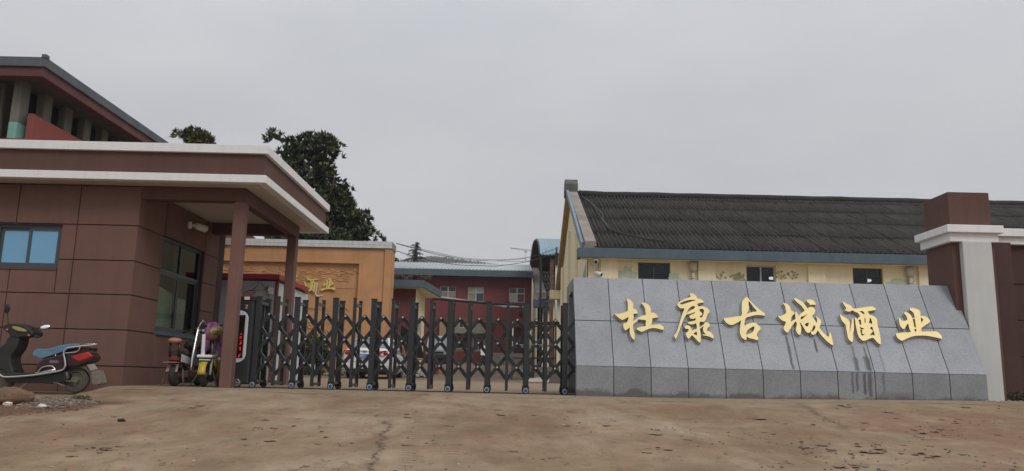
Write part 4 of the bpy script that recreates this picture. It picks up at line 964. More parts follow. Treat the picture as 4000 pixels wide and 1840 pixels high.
# ------------------------------------------------------------------ folding gate
gt = empty('folding_gate', (-1.7, 14.4, 0), 'black retractable scissor gate with blue hubbed wheels across the entrance', 'gate')
X0g, ST, FY0, RY0 = -4.46, .68, 14.2, 14.75
me_w = MB().box(-.046, .046, -.03, .03, .085, 1.575).mesh('post', M['gate'])
me_n = MB().box(-.026, .026, -.026, .026, .05, 1.585).mesh('post', M['gate'])
me_wc = MB().box(-.05, .05, -.034, .034, 1.575, 1.605).mesh('post_cap', M['black'])
me_nc = MB().box(-.03, .03, -.03, .03, 1.585, 1.61).mesh('post_cap', M['black'])
me_b = MB().box(-.018, .018, 0, RY0 - FY0 - .06, -.025, .025).mesh('tie_bar', M['gate'])
M['gatepale'] = mat('tie_bar_metal', (.10, .105, .11), .4, .3, var=.1)
me_b.materials[0] = M['gatepale']
wt = MB(); wt.ring((0, 0, 0), (0, 1, 0), .046, .014, 22, 8); tyre_me = wt.mesh('wheel', M['rubber'])
M['bluehub'] = mat('blue_hub', (.015, .10, .34), .35, var=.1); M['rimgrey'] = mat('grey_rim', (.45, .47, .48), .4, .2, var=.05)
hb = MB(); hb.disc((0, 0, 0), (0, 1, 0), .03, .03, 18)
for k in range(5):
    g = 2 * math.pi * k / 5; hb.bar((0, -.018, 0), (.03 * math.cos(g), -.018, .03 * math.sin(g)), .012, .008, (0, 1, 0))
hub_me = hb.mesh('hub', M['bluehub'])
rim_me = MB().ring((0, -.004, 0), (0, 1, 0), .036, .007, 22, 6).mesh('rim', M['rimgrey'])
hs_me = MB().prism([(-.058, -.03, .06), (-.058, -.03, .135), (.058, -.03, .135), (.058, -.03, .06), (.05, -.03, .04), (-.05, -.03, .04)], (0, .03, 0)).mesh('wheel_bracket', M['gate_dark'])
def part(name, me, parent, loc): 
    o = bpy.data.objects.new(name, me); C.objects.link(o); o.location = loc
    o.parent = parent
    if parent.type == 'EMPTY': o.matrix_parent_inverse = Matrix.Translation(-parent.location)
    return o
for i in range(9):
    x = X0g + ST * i
    for y, yo in ((FY0, -.05), (RY0, .05)):
        p = part('post', me_w, gt, (x, y, 0)); part('cap', me_wc, p, (0, 0, 0))
        wh = part('wheel', tyre_me, gt, (x, y + yo, .06))
        part('hub', hub_me, wh, (0, -.004 if yo < 0 else .004, 0)); part('rim', rim_me, wh, (0, -.012, 0))
        part('bracket', hs_me, p, (0, 0 if yo < 0 else .03, 0))
    part('tie_bar', me_b, gt, (x, FY0 + .03, 1.5)); part('tie_bar', me_b, gt, (x, FY0 + .03, .12))
    if i < 8:
        for y in (FY0, RY0):
            p = part('post', me_n, gt, (x + ST / 2, y, 0)); part('cap', me_nc, p, (0, 0, 0))
        part('tie_bar', me_b, gt, (x + ST / 2, FY0 + .026, 1.5)); part('tie_bar', me_b, gt, (x + ST / 2, FY0 + .026, .09))
gx1 = X0g + 8 * ST + .34
for y in (FY0 + .12, RY0 - .1):
    p = part('post', me_n, gt, (gx1 - .02, y + .1, 0))
hp = ST / 2; sl = .42 / hp      # rise per metre of every lattice bar
for k in range(-2, 17):
    for sgn in (1, -1):
        xa, za, xb, zb = X0g + hp * k, .24, X0g + hp * (k + 2.5), .24 + .42 * 2.5
        if sgn < 0: xa, xb = X0g + hp * 16 - hp * k, X0g + hp * 16 - hp * (k + 2.5)
        lo, hi = X0g, gx1
        def clip(xp, zp, xq, zq):
            d = (zq - zp) / (xq - xp)
            if xp < lo: zp, xp = zp + d * (lo - xp), lo
            if xp > hi: zp, xp = zp + d * (hi - xp), hi
            if xq < lo: zq, xq = zq + d * (lo - xq), lo
            if xq > hi: zq, xq = zq + d * (hi - xq), hi
            return xp, zp, xq, zq
        if (max(xa, xb) <= lo + .02) or (min(xa, xb) >= hi - .02): continue
        xa, za, xb, zb = clip(xa, za, xb, zb)
        y = FY0 + (.08 if sgn > 0 else .142)
        d = (Vector((xb, y, zb)) - Vector((xa, y, za))).normalized() * .028
        MB().bar(Vector((xa, y, za)) - d * .3, Vector((xb, y, zb)) + d, .058, .06, (0, 1, 0)).build('lattice_bar', M['gate'], gt, bevel=.004)
bolt = MB().disc((0, 0, 0), (0, 1, 0), .017, .012, 12).ring((0, -.006, 0), (0, 1, 0), .012, .004, 12, 5).mesh('bolt', mat('pale_bolt', (.55, .55, .5), .4, .3, var=.1))
for k in range(16):
    for z in (.45, .87, 1.29):
        part('bolt', bolt, gt, (X0g + hp * (k + .5), FY0 + .046, z))
# drive head with the display, partly behind the front pillar
MB().box(-4.99, -4.515, 14.1, 14.75, .06, 1.56).build('drive_head', M['gate'], gt, bevel=.03)
dh = [o for o in gt.children if o.name.startswith('drive_head')][0]
MB().box(-5.0, -4.505, 14.09, 14.76, 1.5, 1.585).build('lid', M['black'], dh, bevel=.015)
def stadium(xa, xb, za, zb, y, n=10):
    r_ = (xb - xa) / 2; xm = (xa + xb) / 2
    return [(xm + r_ * math.cos(math.pi * i / n), y, zb - r_ + r_ * math.sin(math.pi * i / n)) for i in range(n + 1)] + [(xm + r_ * math.cos(math.pi + math.pi * i / n), y, za + r_ + r_ * math.sin(math.pi + math.pi * i / n)) for i in range(n + 1)]
zt_, zb_ = at(950, 1213, 14.08).z, at(930, 1417, 14.08).z
xr_ = at(966, 1300, 14.08).x
MB().prism(stadium(xr_ - .3, xr_, zb_, zt_, 14.1), (0, -.025, 0)).build('display_frame', mat('pale_grey_frame', (.55, .57, .6), .4, var=.04), dh, bevel=.008)
MB().box(xr_ - .255, xr_ - .05, 14.066, 14.074, at(925, 1398, 14.07).z, at(955, 1231, 14.07).z).build('display', plain('display_black', (.012, .008, .008), .25), dh)
led = MB(); M['led'] = plain('red_led', (1.0, .03, .015), .5, emit=0.7); rnd = random.Random(11)
zc = at(940, 1305, 14.06).z; dz = .115
for c in range(4):
    for k in range(9):
        if k > 5: continue
        a_, b_ = rnd.randint(1, 4), rnd.randint(0, 6)
        hor = rnd.random() < .5; L = rnd.randint(2, 4)
        for q in range(L):
            u, v = (a_ + (q if hor else 0)) % 6, (b_ + (0 if hor else q)) % 8
            led.box(xr_ - .125 + u * .008, xr_ - .120 + u * .008, 14.0635, 14.0655, zc - c * dz - v * .011, zc - c * dz - v * .011 + .008)
led.build('display_dots', M['led'], dh)
p = at(966, 1165, 14.09); MB().box(p.x - .05, p.x + .045, 14.086, 14.0895, p.z - .028, p.z + .028).build('label_plate', mat('printed_label', (.62, .6, .58), .5, var=.35, scale=60), dh)
cu = bpy.data.curves.new('emblem', 'FONT'); cu.body = 'Z'; cu.size = .085; cu.extrude = .002; cu.align_x = 'CENTER'
o = bpy.data.objects.new('emblem', cu); C.objects.link(o); bpy.context.view_layer.update()
me = bpy.data.meshes.new_from_object(o.evaluated_get(bpy.context.evaluated_depsgraph_get())); bpy.data.objects.remove(o)
me.materials.clear(); me.materials.append(plain('yellow_print', (.75, .55, .05), .5)); o = link('emblem', me, None, at(963, 1204, 14.097), (math.pi / 2, 0, 0)); o.parent = dh
MB().box(-4.76, -4.62, 14.095, 14.0985, at(950, 1210, 14.1).z - .012, at(950, 1210, 14.1).z + .012).build('emblem_bar', plain('blue_print', (.02, .02, .12), .5), dh)
def alloy(c, r, parent, ax=(0, 1, 0), fy=-1):
    w = MB().ring(c, ax, r * .82, r * .2, 26, 8).build('wheel', M['rubber'], parent)
    s = MB().ring(Vector(c) + Vector((0, fy * .02, 0)), ax, r * .7, r * .07, 26, 6)
    for k in range(6):
        g = 2 * math.pi * k / 6; s.bar(Vector(c) + Vector((0, fy * .025, 0)), Vector(c) + Vector((r * .68 * math.cos(g), fy * .015, r * .68 * math.sin(g))), .02, .015, (0, 1, 0))
    s.disc(Vector(c) + Vector((0, fy * .025, 0)), ax, r * .2, .02)
    s.build('rim', mat('alloy', (.5, .5, .5), .3, .8, var=.08), w); return w
alloy((at(924, 1497, 14.07).x, 14.07, .085), .085, gt)
MB().box(-4.6, 1.4, 14.42, 14.5, 0.001, .014).build('ground_track', M['gate_dark'], None).select_set(False)
tr = [o for o in C.objects if o.name.startswith('ground_track')][0]; tag(tr, 'dark flat steel track on the ground under the folding gate', 'track')

# ------------------------------------------------------------------ parked scooter at the left
SYc = 12.95
def S(cx, cy, y=SYc): return at(cx / 3.486, 1220 + cy / 3.486, y)
def flat(name, pts, y, d, m, parent, bevel=.015, k=2, smoothp=True):
    q = [S(*p, y) for p in pts]
    if smoothp: q = [Vector(v) for v in ccurve([tuple(v) for v in q], k)]
    return MB().prism(q, (0, d, 0)).build(name, m, parent, bevel=bevel)
s0 = S(1045, 1100)
st = empty('motor_scooter', (s0.x - .5, SYc, s0.z), 'black and maroon motor scooter with a worn blue seat and chrome guard rails', 'scooter')
M['maroon'] = mat('maroon_plastic', (.036, .012, .013), .3, var=.2, scale=6, fine=30, finevar=.2)
M['dusty'] = mat('dusty_metal', (.15, .13, .098), .85, var=.25, scale=10)
M['dustyblack'] = mat('dusty_black', (.022, .0215, .021), .6, var=.3, scale=6)
wc, rad = S(1045, 925, SYc), (S(1045, 925).z - S(1045, 1100).z)
w = MB().ring(wc, (0, 1, 0), rad * .84, rad * .165, 32, 10, 1.6).build('wheel', mat('dusty_tyre', (.085, .078, .065), .9, var=.2, scale=6), st)
MB().ring(wc + Vector((0, -.035, 0)), (0, 1, 0), rad * .7, rad * .07, 32, 6).disc(wc, (0, 1, 0), rad * .66, .05, 28).build('rim', mat('dusty_rim', (.12, .105, .08), .7, .2, var=.25), w)
MB().disc(wc + Vector((0, -.05, 0)), (0, 1, 0), rad * .3, .05, 18).build('hub', M['dusty'], w)
wc2 = wc + Vector((-1.18, 0, 0)); w = MB().ring(wc2, (0, 1, 0), rad * .84, rad * .165, 32, 10, 1.6).build('wheel', bpy.data.materials['dusty_tyre'], st)
MB().disc(wc2, (0, 1, 0), rad * .68, .05, 28).build('rim', bpy.data.materials['dusty_rim'], w)
flat('rear_fairing', [(585, 632), (700, 600), (870, 555), (1050, 500), (1215, 468), (1205, 530), (1262, 600), (1245, 655), (1150, 700), (1040, 745), (920, 745), (880, 775), (760, 815), (600, 830), (475, 835), (480, 770), (510, 690)], SYc - .14, .28, M['maroon'], st, .04)
flat('belly', [(60, 872), (300, 880), (560, 860), (800, 820), (930, 840), (930, 930), (760, 975), (560, 965), (300, 965), (80, 950)], SYc - .11, .22, M['black'], st)
flat('floorboard', [(60, 835), (180, 815), (330, 835), (480, 825), (480, 862), (300, 872), (60, 872)], SYc - .16, .32, M['dustyblack'], st)
flat('seat', [(440, 560), (470, 512), (520, 495), (600, 498), (660, 492), (800, 455), (900, 437), (1050, 423), (1078, 452), (960, 492), (880, 525), (750, 572), (640, 605), (560, 632), (500, 612), (452, 590)], SYc - .13, .26, mat('worn_blue_vinyl', (.105, .205, .285), .6, var=.18, scale=5, bump=.1), st, .045)
flat('tail_light', [(945, 597), (1070, 566), (1195, 533), (1225, 560), (1258, 602), (1180, 640), (1062, 676), (1000, 640)], SYc - .15, .3, mat('red_lens', (.42, .02, .015), .25, var=.12), st, .02, 1)
flat('front_shield', [(-60, 560), (-20, 470), (60, 420), (105, 330), (180, 315), (255, 345), (245, 420), (205, 515), (150, 585), (140, 650), (160, 740), (185, 825), (90, 835), (0, 760)], SYc - .16, .3, M['dustyblack'], st, .03)
flat('handlebar_cover', [(35, 190), (75, 165), (200, 150), (310, 172), (400, 225), (445, 272), (435, 312), (385, 335), (275, 332), (250, 352), (135, 325), (118, 290), (50, 242)], SYc - .17, .3, M['dustyblack'], st, .04)
flat('dashboard', [(160, 197), (210, 190), (300, 215), (350, 245), (350, 262), (280, 260), (200, 237)], SYc - .188, .02, mat('yellowed_dial', (.36, .32, .09), .4, var=.2, scale=12), st, .004)
for cx, cy in ((95, 235), (390, 313)): MB().blob(S(cx, cy, SYc - .18), (.02, .012, .012), 10, 6).build('indicator', mat('amber_lens', (.7, .3, .03), .3) if cx < 100 else bpy.data.materials['amber_lens'], st)
MB().tube([S(435, 305, SYc - .1), S(490, 325, SYc - .12), S(535, 335, SYc - .13)], [.018, .016, .018], 8).build('handle_grip', M['rubber'], st)
MB().tube([S(450, 300, SYc - .12), S(470, 330, SYc - .15), S(492, 352, SYc - .16)], .007, 6).build('brake_lever', M['black'], st)
MB().tube([S(420, 240, SYc - .1), S(455, 216, SYc - .1), S(535, 208, SYc - .1)], .008, 6).build('mirror_stem', M['black'], st)
mc = S(620, 202, SYc - .1)
mrr = MB().blob(mc, (.088, .02, .045), 18, 9, rot=Matrix.Rotation(R(-10), 3, 'Y') @ Matrix.Rotation(R(-25), 3, 'X')).build('mirror', M['black'], st)
MB().blob(mc + Vector((0, -.012, .003)), (.082, .016, .04), 18, 9, rot=Matrix.Rotation(R(-10), 3, 'Y') @ Matrix.Rotation(R(-25), 3, 'X')).build('mirror_glass', plain('mirror_glass', (.9, .91, .93), .03, 1.0), mrr)
m2 = S(100, 0, SYc + .2); MB().tube([S(115, 190, SYc + .1), m2], .008, 6).build('mirror_stem', M['black'], st); MB().blob(m2 + Vector((-.01, 0, .06)), (.05, .015, .075), 14, 8).build('mirror', M['black'], st)
yc = SYc - .17
rl = MB(); rl.tube(ccurve([tuple(S(x, y, yc)) for x, y in ((-60, 800), (0, 848), (65, 880), (300, 870), (500, 850), (700, 818), (810, 798), (865, 775), (890, 730), (882, 640), (868, 575), (885, 510), (935, 484), (1100, 462), (1250, 448), (1320, 435))], 4, False), .017, 8)
rl.tube(ccurve([tuple(S(x, y, yc)) for x, y in ((885, 556), (1000, 546), (1050, 534), (1080, 508), (1086, 472))], 4, False), .011, 8)
rl.tube(ccurve([tuple(S(x, y, yc)) for x, y in ((480, 832), (520, 815), (560, 762), (620, 737), (700, 732), (735, 755), (752, 780))], 4, False), .011, 8); rl.tube([S(480, 835, yc), S(755, 778, yc)], .012, 8)
rl.build('guard_rail', M['chrome'], st)
rk_ = MB()
for dy in (-.1, 0, .1): rk_.tube([S(1060, 445, SYc + dy), S(1200, 432, SYc + dy), S(1325, 430, SYc + dy)], .009, 6)
rk_.tube([S(1320, 432, SYc - .12), S(1325, 430, SYc + .12)], .01, 6); rk_.build('luggage_rack', M['chrome'], st)
flat('rear_mudguard', [(1040, 735), (1165, 690), (1215, 760), (1250, 815), (1255, 870), (1170, 790), (1090, 752)], SYc - .07, .14, M['dusty'], st, .01, 1)
flat('number_plate', [(1180, 715), (1275, 700), (1325, 770), (1235, 800)], SYc - .1, .02, mat('blank_plate', (.33, .30, .24), .6, var=.15), st, .003, 1, False)
flat('mud_flap', [(1240, 812), (1325, 787), (1375, 950), (1362, 985), (1330, 975), (1310, 995), (1285, 980), (1270, 995), (1245, 955)], SYc - .11, .2, mat('muddy_flap', (.185, .162, .128), .9, var=.35, scale=18), st, .006, 1, False)
fr = MB(); fr.bar(S(690, 925, SYc - .09), S(1050, 940, SYc - .09), .035, .02, (0, 1, 0)); fr.tube([S(905, 815, SYc - .1), S(925, 905, SYc - .1)], .02, 8); fr.tube([S(730, 955, SYc - .1), S(800, 975, SYc - .11), S(885, 1005, SYc - .11)], .014, 6); fr.bar(S(1050, 925, SYc - .1), S(1015, 1005, SYc - .1), .018, .012, (0, 1, 0)); fr.build('swing_arm', M['dusty'], st)
gz1 = gz(S(305, 1080).x, SYc - .2)
ks = S(365, 965, SYc - .12); MB().tube([ks, (S(300, 1080).x, SYc - .28, gz1)], .012, 6).build('kick_stand', M['dusty'], st)
fl_ = MB(); fl_.tube([S(760, 575, SYc - .15), S(750, 610, SYc - .15)], .008, 5); fl_.build('seat_catch', M['chrome'], st)
MB().box(S(745, 650).x, S(870, 650).x, SYc - .144, SYc - .139, S(745, 690).z, S(745, 655).z).build('side_badge', mat('worn_badge', (.16, .13, .12), .5, var=.5, scale=40), st)

# ------------------------------------------------------------------ two electric bicycles between wall and pillar
def bike(name, org, head, label, cat):
    r_ = empty(name, org, label, cat); T = Matrix.Translation(Vector(org)) @ Matrix.Rotation(head, 4, 'Z')
    return r_, (lambda f, l, z: T @ Vector((l, f, z)))      # local: f forward, l to the right, z up
b1 = at(680, 1507, 14.15); b1.z = 0
b1, P = bike('electric_scooter', b1, R(1), 'pink brown electric scooter with helmet shaped backrest by the side window', 'scooter')
ax = lambda P: (P(0, 1, 0) - P(0, 0, 0))
M['pinkbody'] = mat('dusty_pink_plastic', (.16, .075, .06), .45, var=.2, scale=6); M['pinkhelm'] = mat('pink_shell', (.42, .20, .145), .35, var=.12, scale=8)
for f in (0, 1.12):
    w = MB().ring(P(f, 0, .2), ax(P), .155, .048, 26, 8, 1.25).build('wheel', M['rubber'], b1); MB().disc(P(f, 0, .2), ax(P), .12, .05, 20).build('rim', M['steel'], w)
def lbox(P, f0, f1, l0, l1, z0, z1, tf=1.0):
    return MB().hexa([P(f0, l0, z0), P(f0, l1, z0), P(f1, l1 * tf, z0), P(f1, l0 * tf, z0), P(f0, l0, z1), P(f0, l1, z1), P(f1, l1 * tf, z1), P(f1, l0 * tf, z1)])
lbox(P, .02, .6, -.15, .21, .34, .5, .95).build('body', M['pinkbody'], b1, bevel=.04)
lbox(P, .05, .95, -.14, .2, .15, .28).build('floorboard', M['pinkbody'], b1, bevel=.02)
lbox(P, .1, .7, -.13, .16, .505, .62, .9).build('seat', M['dustyblack'], b1, bevel=.04)
lbox(P, -.1, .1, -.09, .09, .5, .6).build('rear_seat', M['dustyblack'], b1, bevel=.03)
for l in (-.085, .07): MB().tube([P(-.1, l, .5), P(-.12, l, .74)], .02, 8).build('backrest_tube', M['maroon'], b1)
MB().blob(P(-.12, -.01, .78), (.118, .11, .058), 16, 9).build('backrest', M['pinkhelm'], b1)
lbox(P, -.1, -.04, -.09, .08, .44, .52).build('tail_light', mat('dull_red_lens', (.22, .02, .018), .3, var=.2), b1, bevel=.01)
lbox(P, -.06, .2, -.12, .14, .3, .44).build('tail_panel', M['dustyblack'], b1, bevel=.03)
M['cardboard'] = mat('faded_card', (.34, .23, .16), .85, var=.2)
lbox(P, -.22, -.06, -.14, .09, .4, .415).build('mudguard', M['cardboard'], b1)
MB().hexa([P(-.16, -.11, .25), P(-.16, .09, .25), P(-.14, .09, .25), P(-.14, -.11, .25), P(-.1, -.1, .38), P(-.1, .08, .38), P(-.08, .08, .38), P(-.08, -.1, .38)]).build('number_plate', M['cardboard'], b1)
MB().tube([P(1.1, 0, .25), P(.98, .12, .6), P(.9, .16, 1.02)], [.06, .1, .07], 10).build('steering_column', M['dustyblack'], b1)
lbox(P, .86, 1.06, .02, .34, .96, 1.12).build('handlebar_cover', M['dustyblack'], b1, bevel=.04)
hb = MB().tube([P(.72, -.22, .96), P(.9, .0, 1.06), P(.9, .3, 1.06), P(.72, .5, 1.12)], .018, 8).build('handlebar', M['black'], b1)
for l in (-.24, .24): MB().blob(P(.86, l * .45, 1.01), (.03, .02, .03), 8, 6).build('indicator', M['white'], b1)
lbox(P, .8, 1.0, -.02, .3, .6, .74).build('leg_shield', M['maroon'], b1, bevel=.03)
MB().blob(P(.3, .16, .72), (.17, .14, .1), 12, 8, .1, 4).build('seat_cover', M['dustyblack'], b1)
lbox(P, .1, .8, -.1, .16, .06, .3).build('motor_guard', M['black'], b1, bevel=.03)
MB().tube([P(-.02, .13, .3), P(-.1, .19, .03)], .012, 6).tube([P(-.02, -.13, .3), P(-.1, -.19, .01)], .012, 6).build('stand', M['dusty'], b1)
pnl = MB().hexa([P(-.12, .12, .42), P(-.11, .14, .42), P(.0, .3, .36), P(.0, .28, .36), P(-.12, .12, .55), P(-.11, .14, .55), P(.0, .3, .47), P(.0, .28, .47)]); pnl.build('side_rack', M['steel'], b1, bevel=.005)

b2 = at(795, 1509, 14.1); b2.z = 0
b2, P = bike('electric_bicycle', b2, R(6), 'yellow and white electric bicycle with brown saddle under a purple cover', 'bicycle')
for f in (0, 1.0):
    w = MB().ring(P(f, 0, .21), ax(P), .17, .04, 26, 8, 1.1).build('wheel', M['rubber'], b2)
    sp3 = MB().ring(P(f, 0, .21), ax(P), .135, .012, 26, 6).disc(P(f, 0, .21), ax(P), .05, .08, 14)
    e1 = P(1, 0, 0) - P(0, 0, 0)
    for k in range(5):
        g = 2 * math.pi * k / 5; sp3.tube([P(f, 0, .21), P(f, 0, .21) + e1 * (.135 * math.cos(g)) + Vector((0, 0, .135 * math.sin(g)))], .01, 6)
    sp3.build('rim', M['steel'], w)
M['bikeyellow'] = mat('yellow_plastic', (.52, .37, .025), .4, var=.12, scale=8)
V = []; n = 10
for k in range(n + 1):
    g = R(70 + 110 * k / n)
    for l in (-.06, .06): V.append(P(.235 * math.cos(g), l, .21 + .235 * math.sin(g)))
o = MB().add(V, [(2 * k, 2 * k + 1, 2 * k + 3, 2 * k + 2) for k in range(n)], True).build('mudguard', M['bikeyellow'], b2); o.modifiers.new('solid', 'SOLIDIFY').thickness = .012
wf = MB(); wf.tube([P(0, -.09, .21), P(.0, -.09, .5), P(.4, -.06, .55), P(.62, 0, .3), P(.95, 0, .55)], .022, 8); wf.tube([P(0, .09, .21), P(.05, .09, .5), P(.4, .06, .55)], .02, 8); wf.build('frame', M['white'], b2)
lbox(P, -.12, .3, -.13, .13, .5, .55).build('rear_carrier', M['white'], b2, bevel=.015)
lbox(P, -.08, .25, -.09, .09, .4, .495).build('battery_box', M['dustyblack'], b2, bevel=.02)
lbox(P, -.085, -.08, -.09, .1, .455, .475).build('carrier_arrow', M['white'], b2)
MB().tube([P(-.03, -.05, .5), P(-.08, -.05, .9)], [.036, .03], 8).build('backrest_post', M['white'], b2, bevel=.004)
MB().tube([P(.42, 0, .5), P(.36, 0, .8)], .025, 8).build('seat_post', M['steel'], b2)
sd = MB(); sd.loft([[P(f + .0, l * ww, .86 + zz) for l, zz in ((-1, 0), (-.8, .055), (0, .07), (.8, .055), (1, 0), (.6, -.05), (-.6, -.05))] for f, ww in ((.2, .13), (.27, .17), (.4, .15), (.55, .06), (.62, .04))]); sd.build('saddle', mat('brown_vinyl', (.17, .065, .03), .5, var=.15), b2, sub=1)
MB().tube([P(.95, 0, .4), P(.85, 0, 1.0)], .03, 8).build('steering_column', M['white'], b2)
MB().tube([P(.62, -.36, 1.12), P(.84, -.12, 1.06), P(.84, .12, 1.06), P(.62, .34, 1.1)], .018, 8).build('handlebar', M['black'], b2)
lbox(P, .1, .6, -.1, .1, .1, .36).build('motor', M['dustyblack'], b2, bevel=.04)
lbox(P, .35, .75, .06, .16, .2, .48).build('motor_cover', M['bikeyellow'], b2, bevel=.03)
MB().tube([P(.1, .1, .48), P(.2, .13, .35), P(.32, .1, .28)], .03, 8).build('side_fairing', M['bikeyellow'], b2)
MB().tube([P(.1, -.1, .3), P(.02, -.22, .03)], .013, 6).tube([P(.1, .1, .3), P(.02, .22, .01)], .013, 6).build('stand', M['dusty'], b2)
gs = MB(); gs.tube(ccurve([tuple(P(f, -.2, z)) for f, z in ((-.12, .3), (-.1, .5), (0, .8), (.12, 1.05), (.3, 1.15), (.5, 1.12))], 4, False), .02, 8); gs.tube(ccurve([tuple(P(f, -.21, z)) for f, z in ((-.06, .28), (-.02, .5), (.06, .76), (.18, 1.0))], 4, False), .03, 8)
gs.build('leg_guard', M['chrome'], b2)
# purple rain cover draped over its handlebar
cv = MB(); n, m_ = 22, 12; V = []
rnd = random.Random(8)
A = P(.95, -.34, 1.16); B = P(.6, .55, 1.05)
for j in range(m_ + 1):
    tv = j / m_
    for i in range(n + 1):
        tu = i / n; top = P(.8 - .12 * math.sin(tu * math.pi), -.26 + .5 * tu, 1.17 - .08 * abs(tu - .3) - .42 * max(0, tu - .42))
        drop = (.42 + .1 * tu) * (.85 + .2 * math.sin(tu * 9)); out = .06 * math.sin(tu * 21 + tv * 2) * (.3 + tv) + .12 * tv
        q = top + Vector((0, 0, -drop * tv * 1.25)) - (P(1, 0, 0) - P(0, 0, 0)) * out * 1.0
        V.append(q + Vector((0, 0, .02 * mnoise.noise(Vector((tu * 9, tv * 9, 2))))))
cv.add(V, [(j * (n + 1) + i, j * (n + 1) + i + 1, (j + 1) * (n + 1) + i + 1, (j + 1) * (n + 1) + i) for j in range(m_) for i in range(n)], True)
o = cv.build('rain_cover', mat('purple_cloth', (.44, .165, .38), .75, var=.18, scale=5, fine=18, finevar=.2), None); o.modifiers.new('solid', 'SOLIDIFY').thickness = .006
o.modifiers.new('sub', 'SUBSURF').render_levels = 1
tag(o, 'purple rain cover draped over the yellow bicycle handlebar', 'cover')
hp_ = at(846, 1296, 14.45)
hl = empty('bicycle_helmet', hp_, 'yellow helmet hanging on the bicycle handlebar beside the brown pillar', 'helmet')
MB().blob(hp_, (.13, .15, .1), 16, 9).build('shell', mat('helmet_yellow', (.55, .43, .12), .35, var=.3, scale=14), hl)
MB().blob(hp_ + Vector((.02, -.1, -.01)), (.07, .06, .05), 10, 7).build('visor', mat('tan_plastic', (.25, .2, .1), .5), hl)
MB().tube([hp_ + Vector((-.08, 0, -.08)), hp_ + Vector((-.1, 0, -.24))], .012, 6).tube([hp_ + Vector((.04, 0, -.08)), hp_ + Vector((.1, 0, -.26))], .012, 6).build('strap', M['black'], hl)

# ------------------------------------------------------------------ white car in front of the relief wall
cx, cy, cz = -4.95, 28.0, gz(-4.95, 29)
cr_ = empty('parked_car', (cx, cy + 2.2, cz), 'white saloon car parked tail towards the gate by the ochre wall', 'car')
M['carwhite'] = mat('white_car_paint', (.70, .71, .71), .25, var=.02, scale=3, spec=.6)
HW = .86
def sect(y, hw, zb, zt, z2=None):
    # closed section, bottom edge up the right side, across the deck and down
    pts = [(.82, zb), (.97, zb + .12), (1.0, zb + .3), (.99, zt - .22), (.94, zt - .06), (.8, zt), (.4, zt + .015), (0, zt + .02)]
    r_ = [(cx + hw * a_, cy + y, cz + z) for a_, z in pts]
    return r_ + [(2 * cx - x, yy, z) for x, yy, z in reversed(r_[:-1])]
body = MB().loft([sect(0.0, HW * .86, .36, .93), sect(.05, HW * .93, .3, .98), sect(.18, HW * .98, .24, 1.02), sect(.55, HW, .2, 1.02), sect(1.2, HW, .18, .98), sect(2.6, HW, .18, .95), sect(3.4, HW, .18, .9), sect(4.1, HW * .95, .22, .78), sect(4.4, HW * .8, .3, .66)])
body.build('body', M['carwhite'], cr_)
def gsect(y, hw, zb, zt, k):
    pts = [(1.0, zb), (.97 - .0 * k, zb + (zt - zb) * .4), (.86, zt - .08), (.74, zt), (.3, zt + .03), (0, zt + .035)]
    r_ = [(cx + hw * a_, cy + y, cz + z) for a_, z in pts]
    return r_ + [(2 * cx - x, yy, z) for x, yy, z in reversed(r_[:-1])]
MB().loft([gsect(.5, HW * .9, .96, 1.03, 0), gsect(.8, HW * .91, .96, 1.26, 0), gsect(1.25, HW * .92, .96, 1.44, 0), gsect(1.9, HW * .93, .95, 1.47, 0), gsect(2.6, HW * .93, .93, 1.42, 0), gsect(3.3, HW * .9, .88, .98, 0)]).build('cabin', M['carwhite'], cr_)
M['carglass'] = mat('car_glass', (.16, .18, .19), .08, var=.02, spec=.9)
def strip(pts, name, m, parent=None, off=(0, 0, 0)):
    V = [Vector((cx + x, cy + y, cz + z)) + Vector(off) for x, y, z in pts]; return MB().add(V, [tuple(range(len(V)))]).build(name, m, parent or cr_)
rg = [(-.62, .56, 1.065), (.62, .56, 1.065), (.66, .76, 1.21), (.6, 1.13, 1.385), (-.6, 1.13, 1.385), (-.66, .76, 1.21)]
g1 = MB()
rows = []
for yy, hwv, zz in ((.53, .64, 1.075), (.79, .62, 1.29), (1.17, .55, 1.435)):
    rows.append([(cx - hwv, cy + yy - .012, cz + zz - .015), (cx - hwv * .4, cy + yy - .03, cz + zz + .012), (cx + hwv * .4, cy + yy - .03, cz + zz + .012), (cx + hwv, cy + yy - .012, cz + zz - .015)])
for i in range(2):
    for k in range(3): g1.add([rows[i][k], rows[i][k + 1], rows[i + 1][k + 1], rows[i + 1][k]], [(0, 1, 2, 3)], True)
g1.build('rear_window', M['carglass'], cr_)
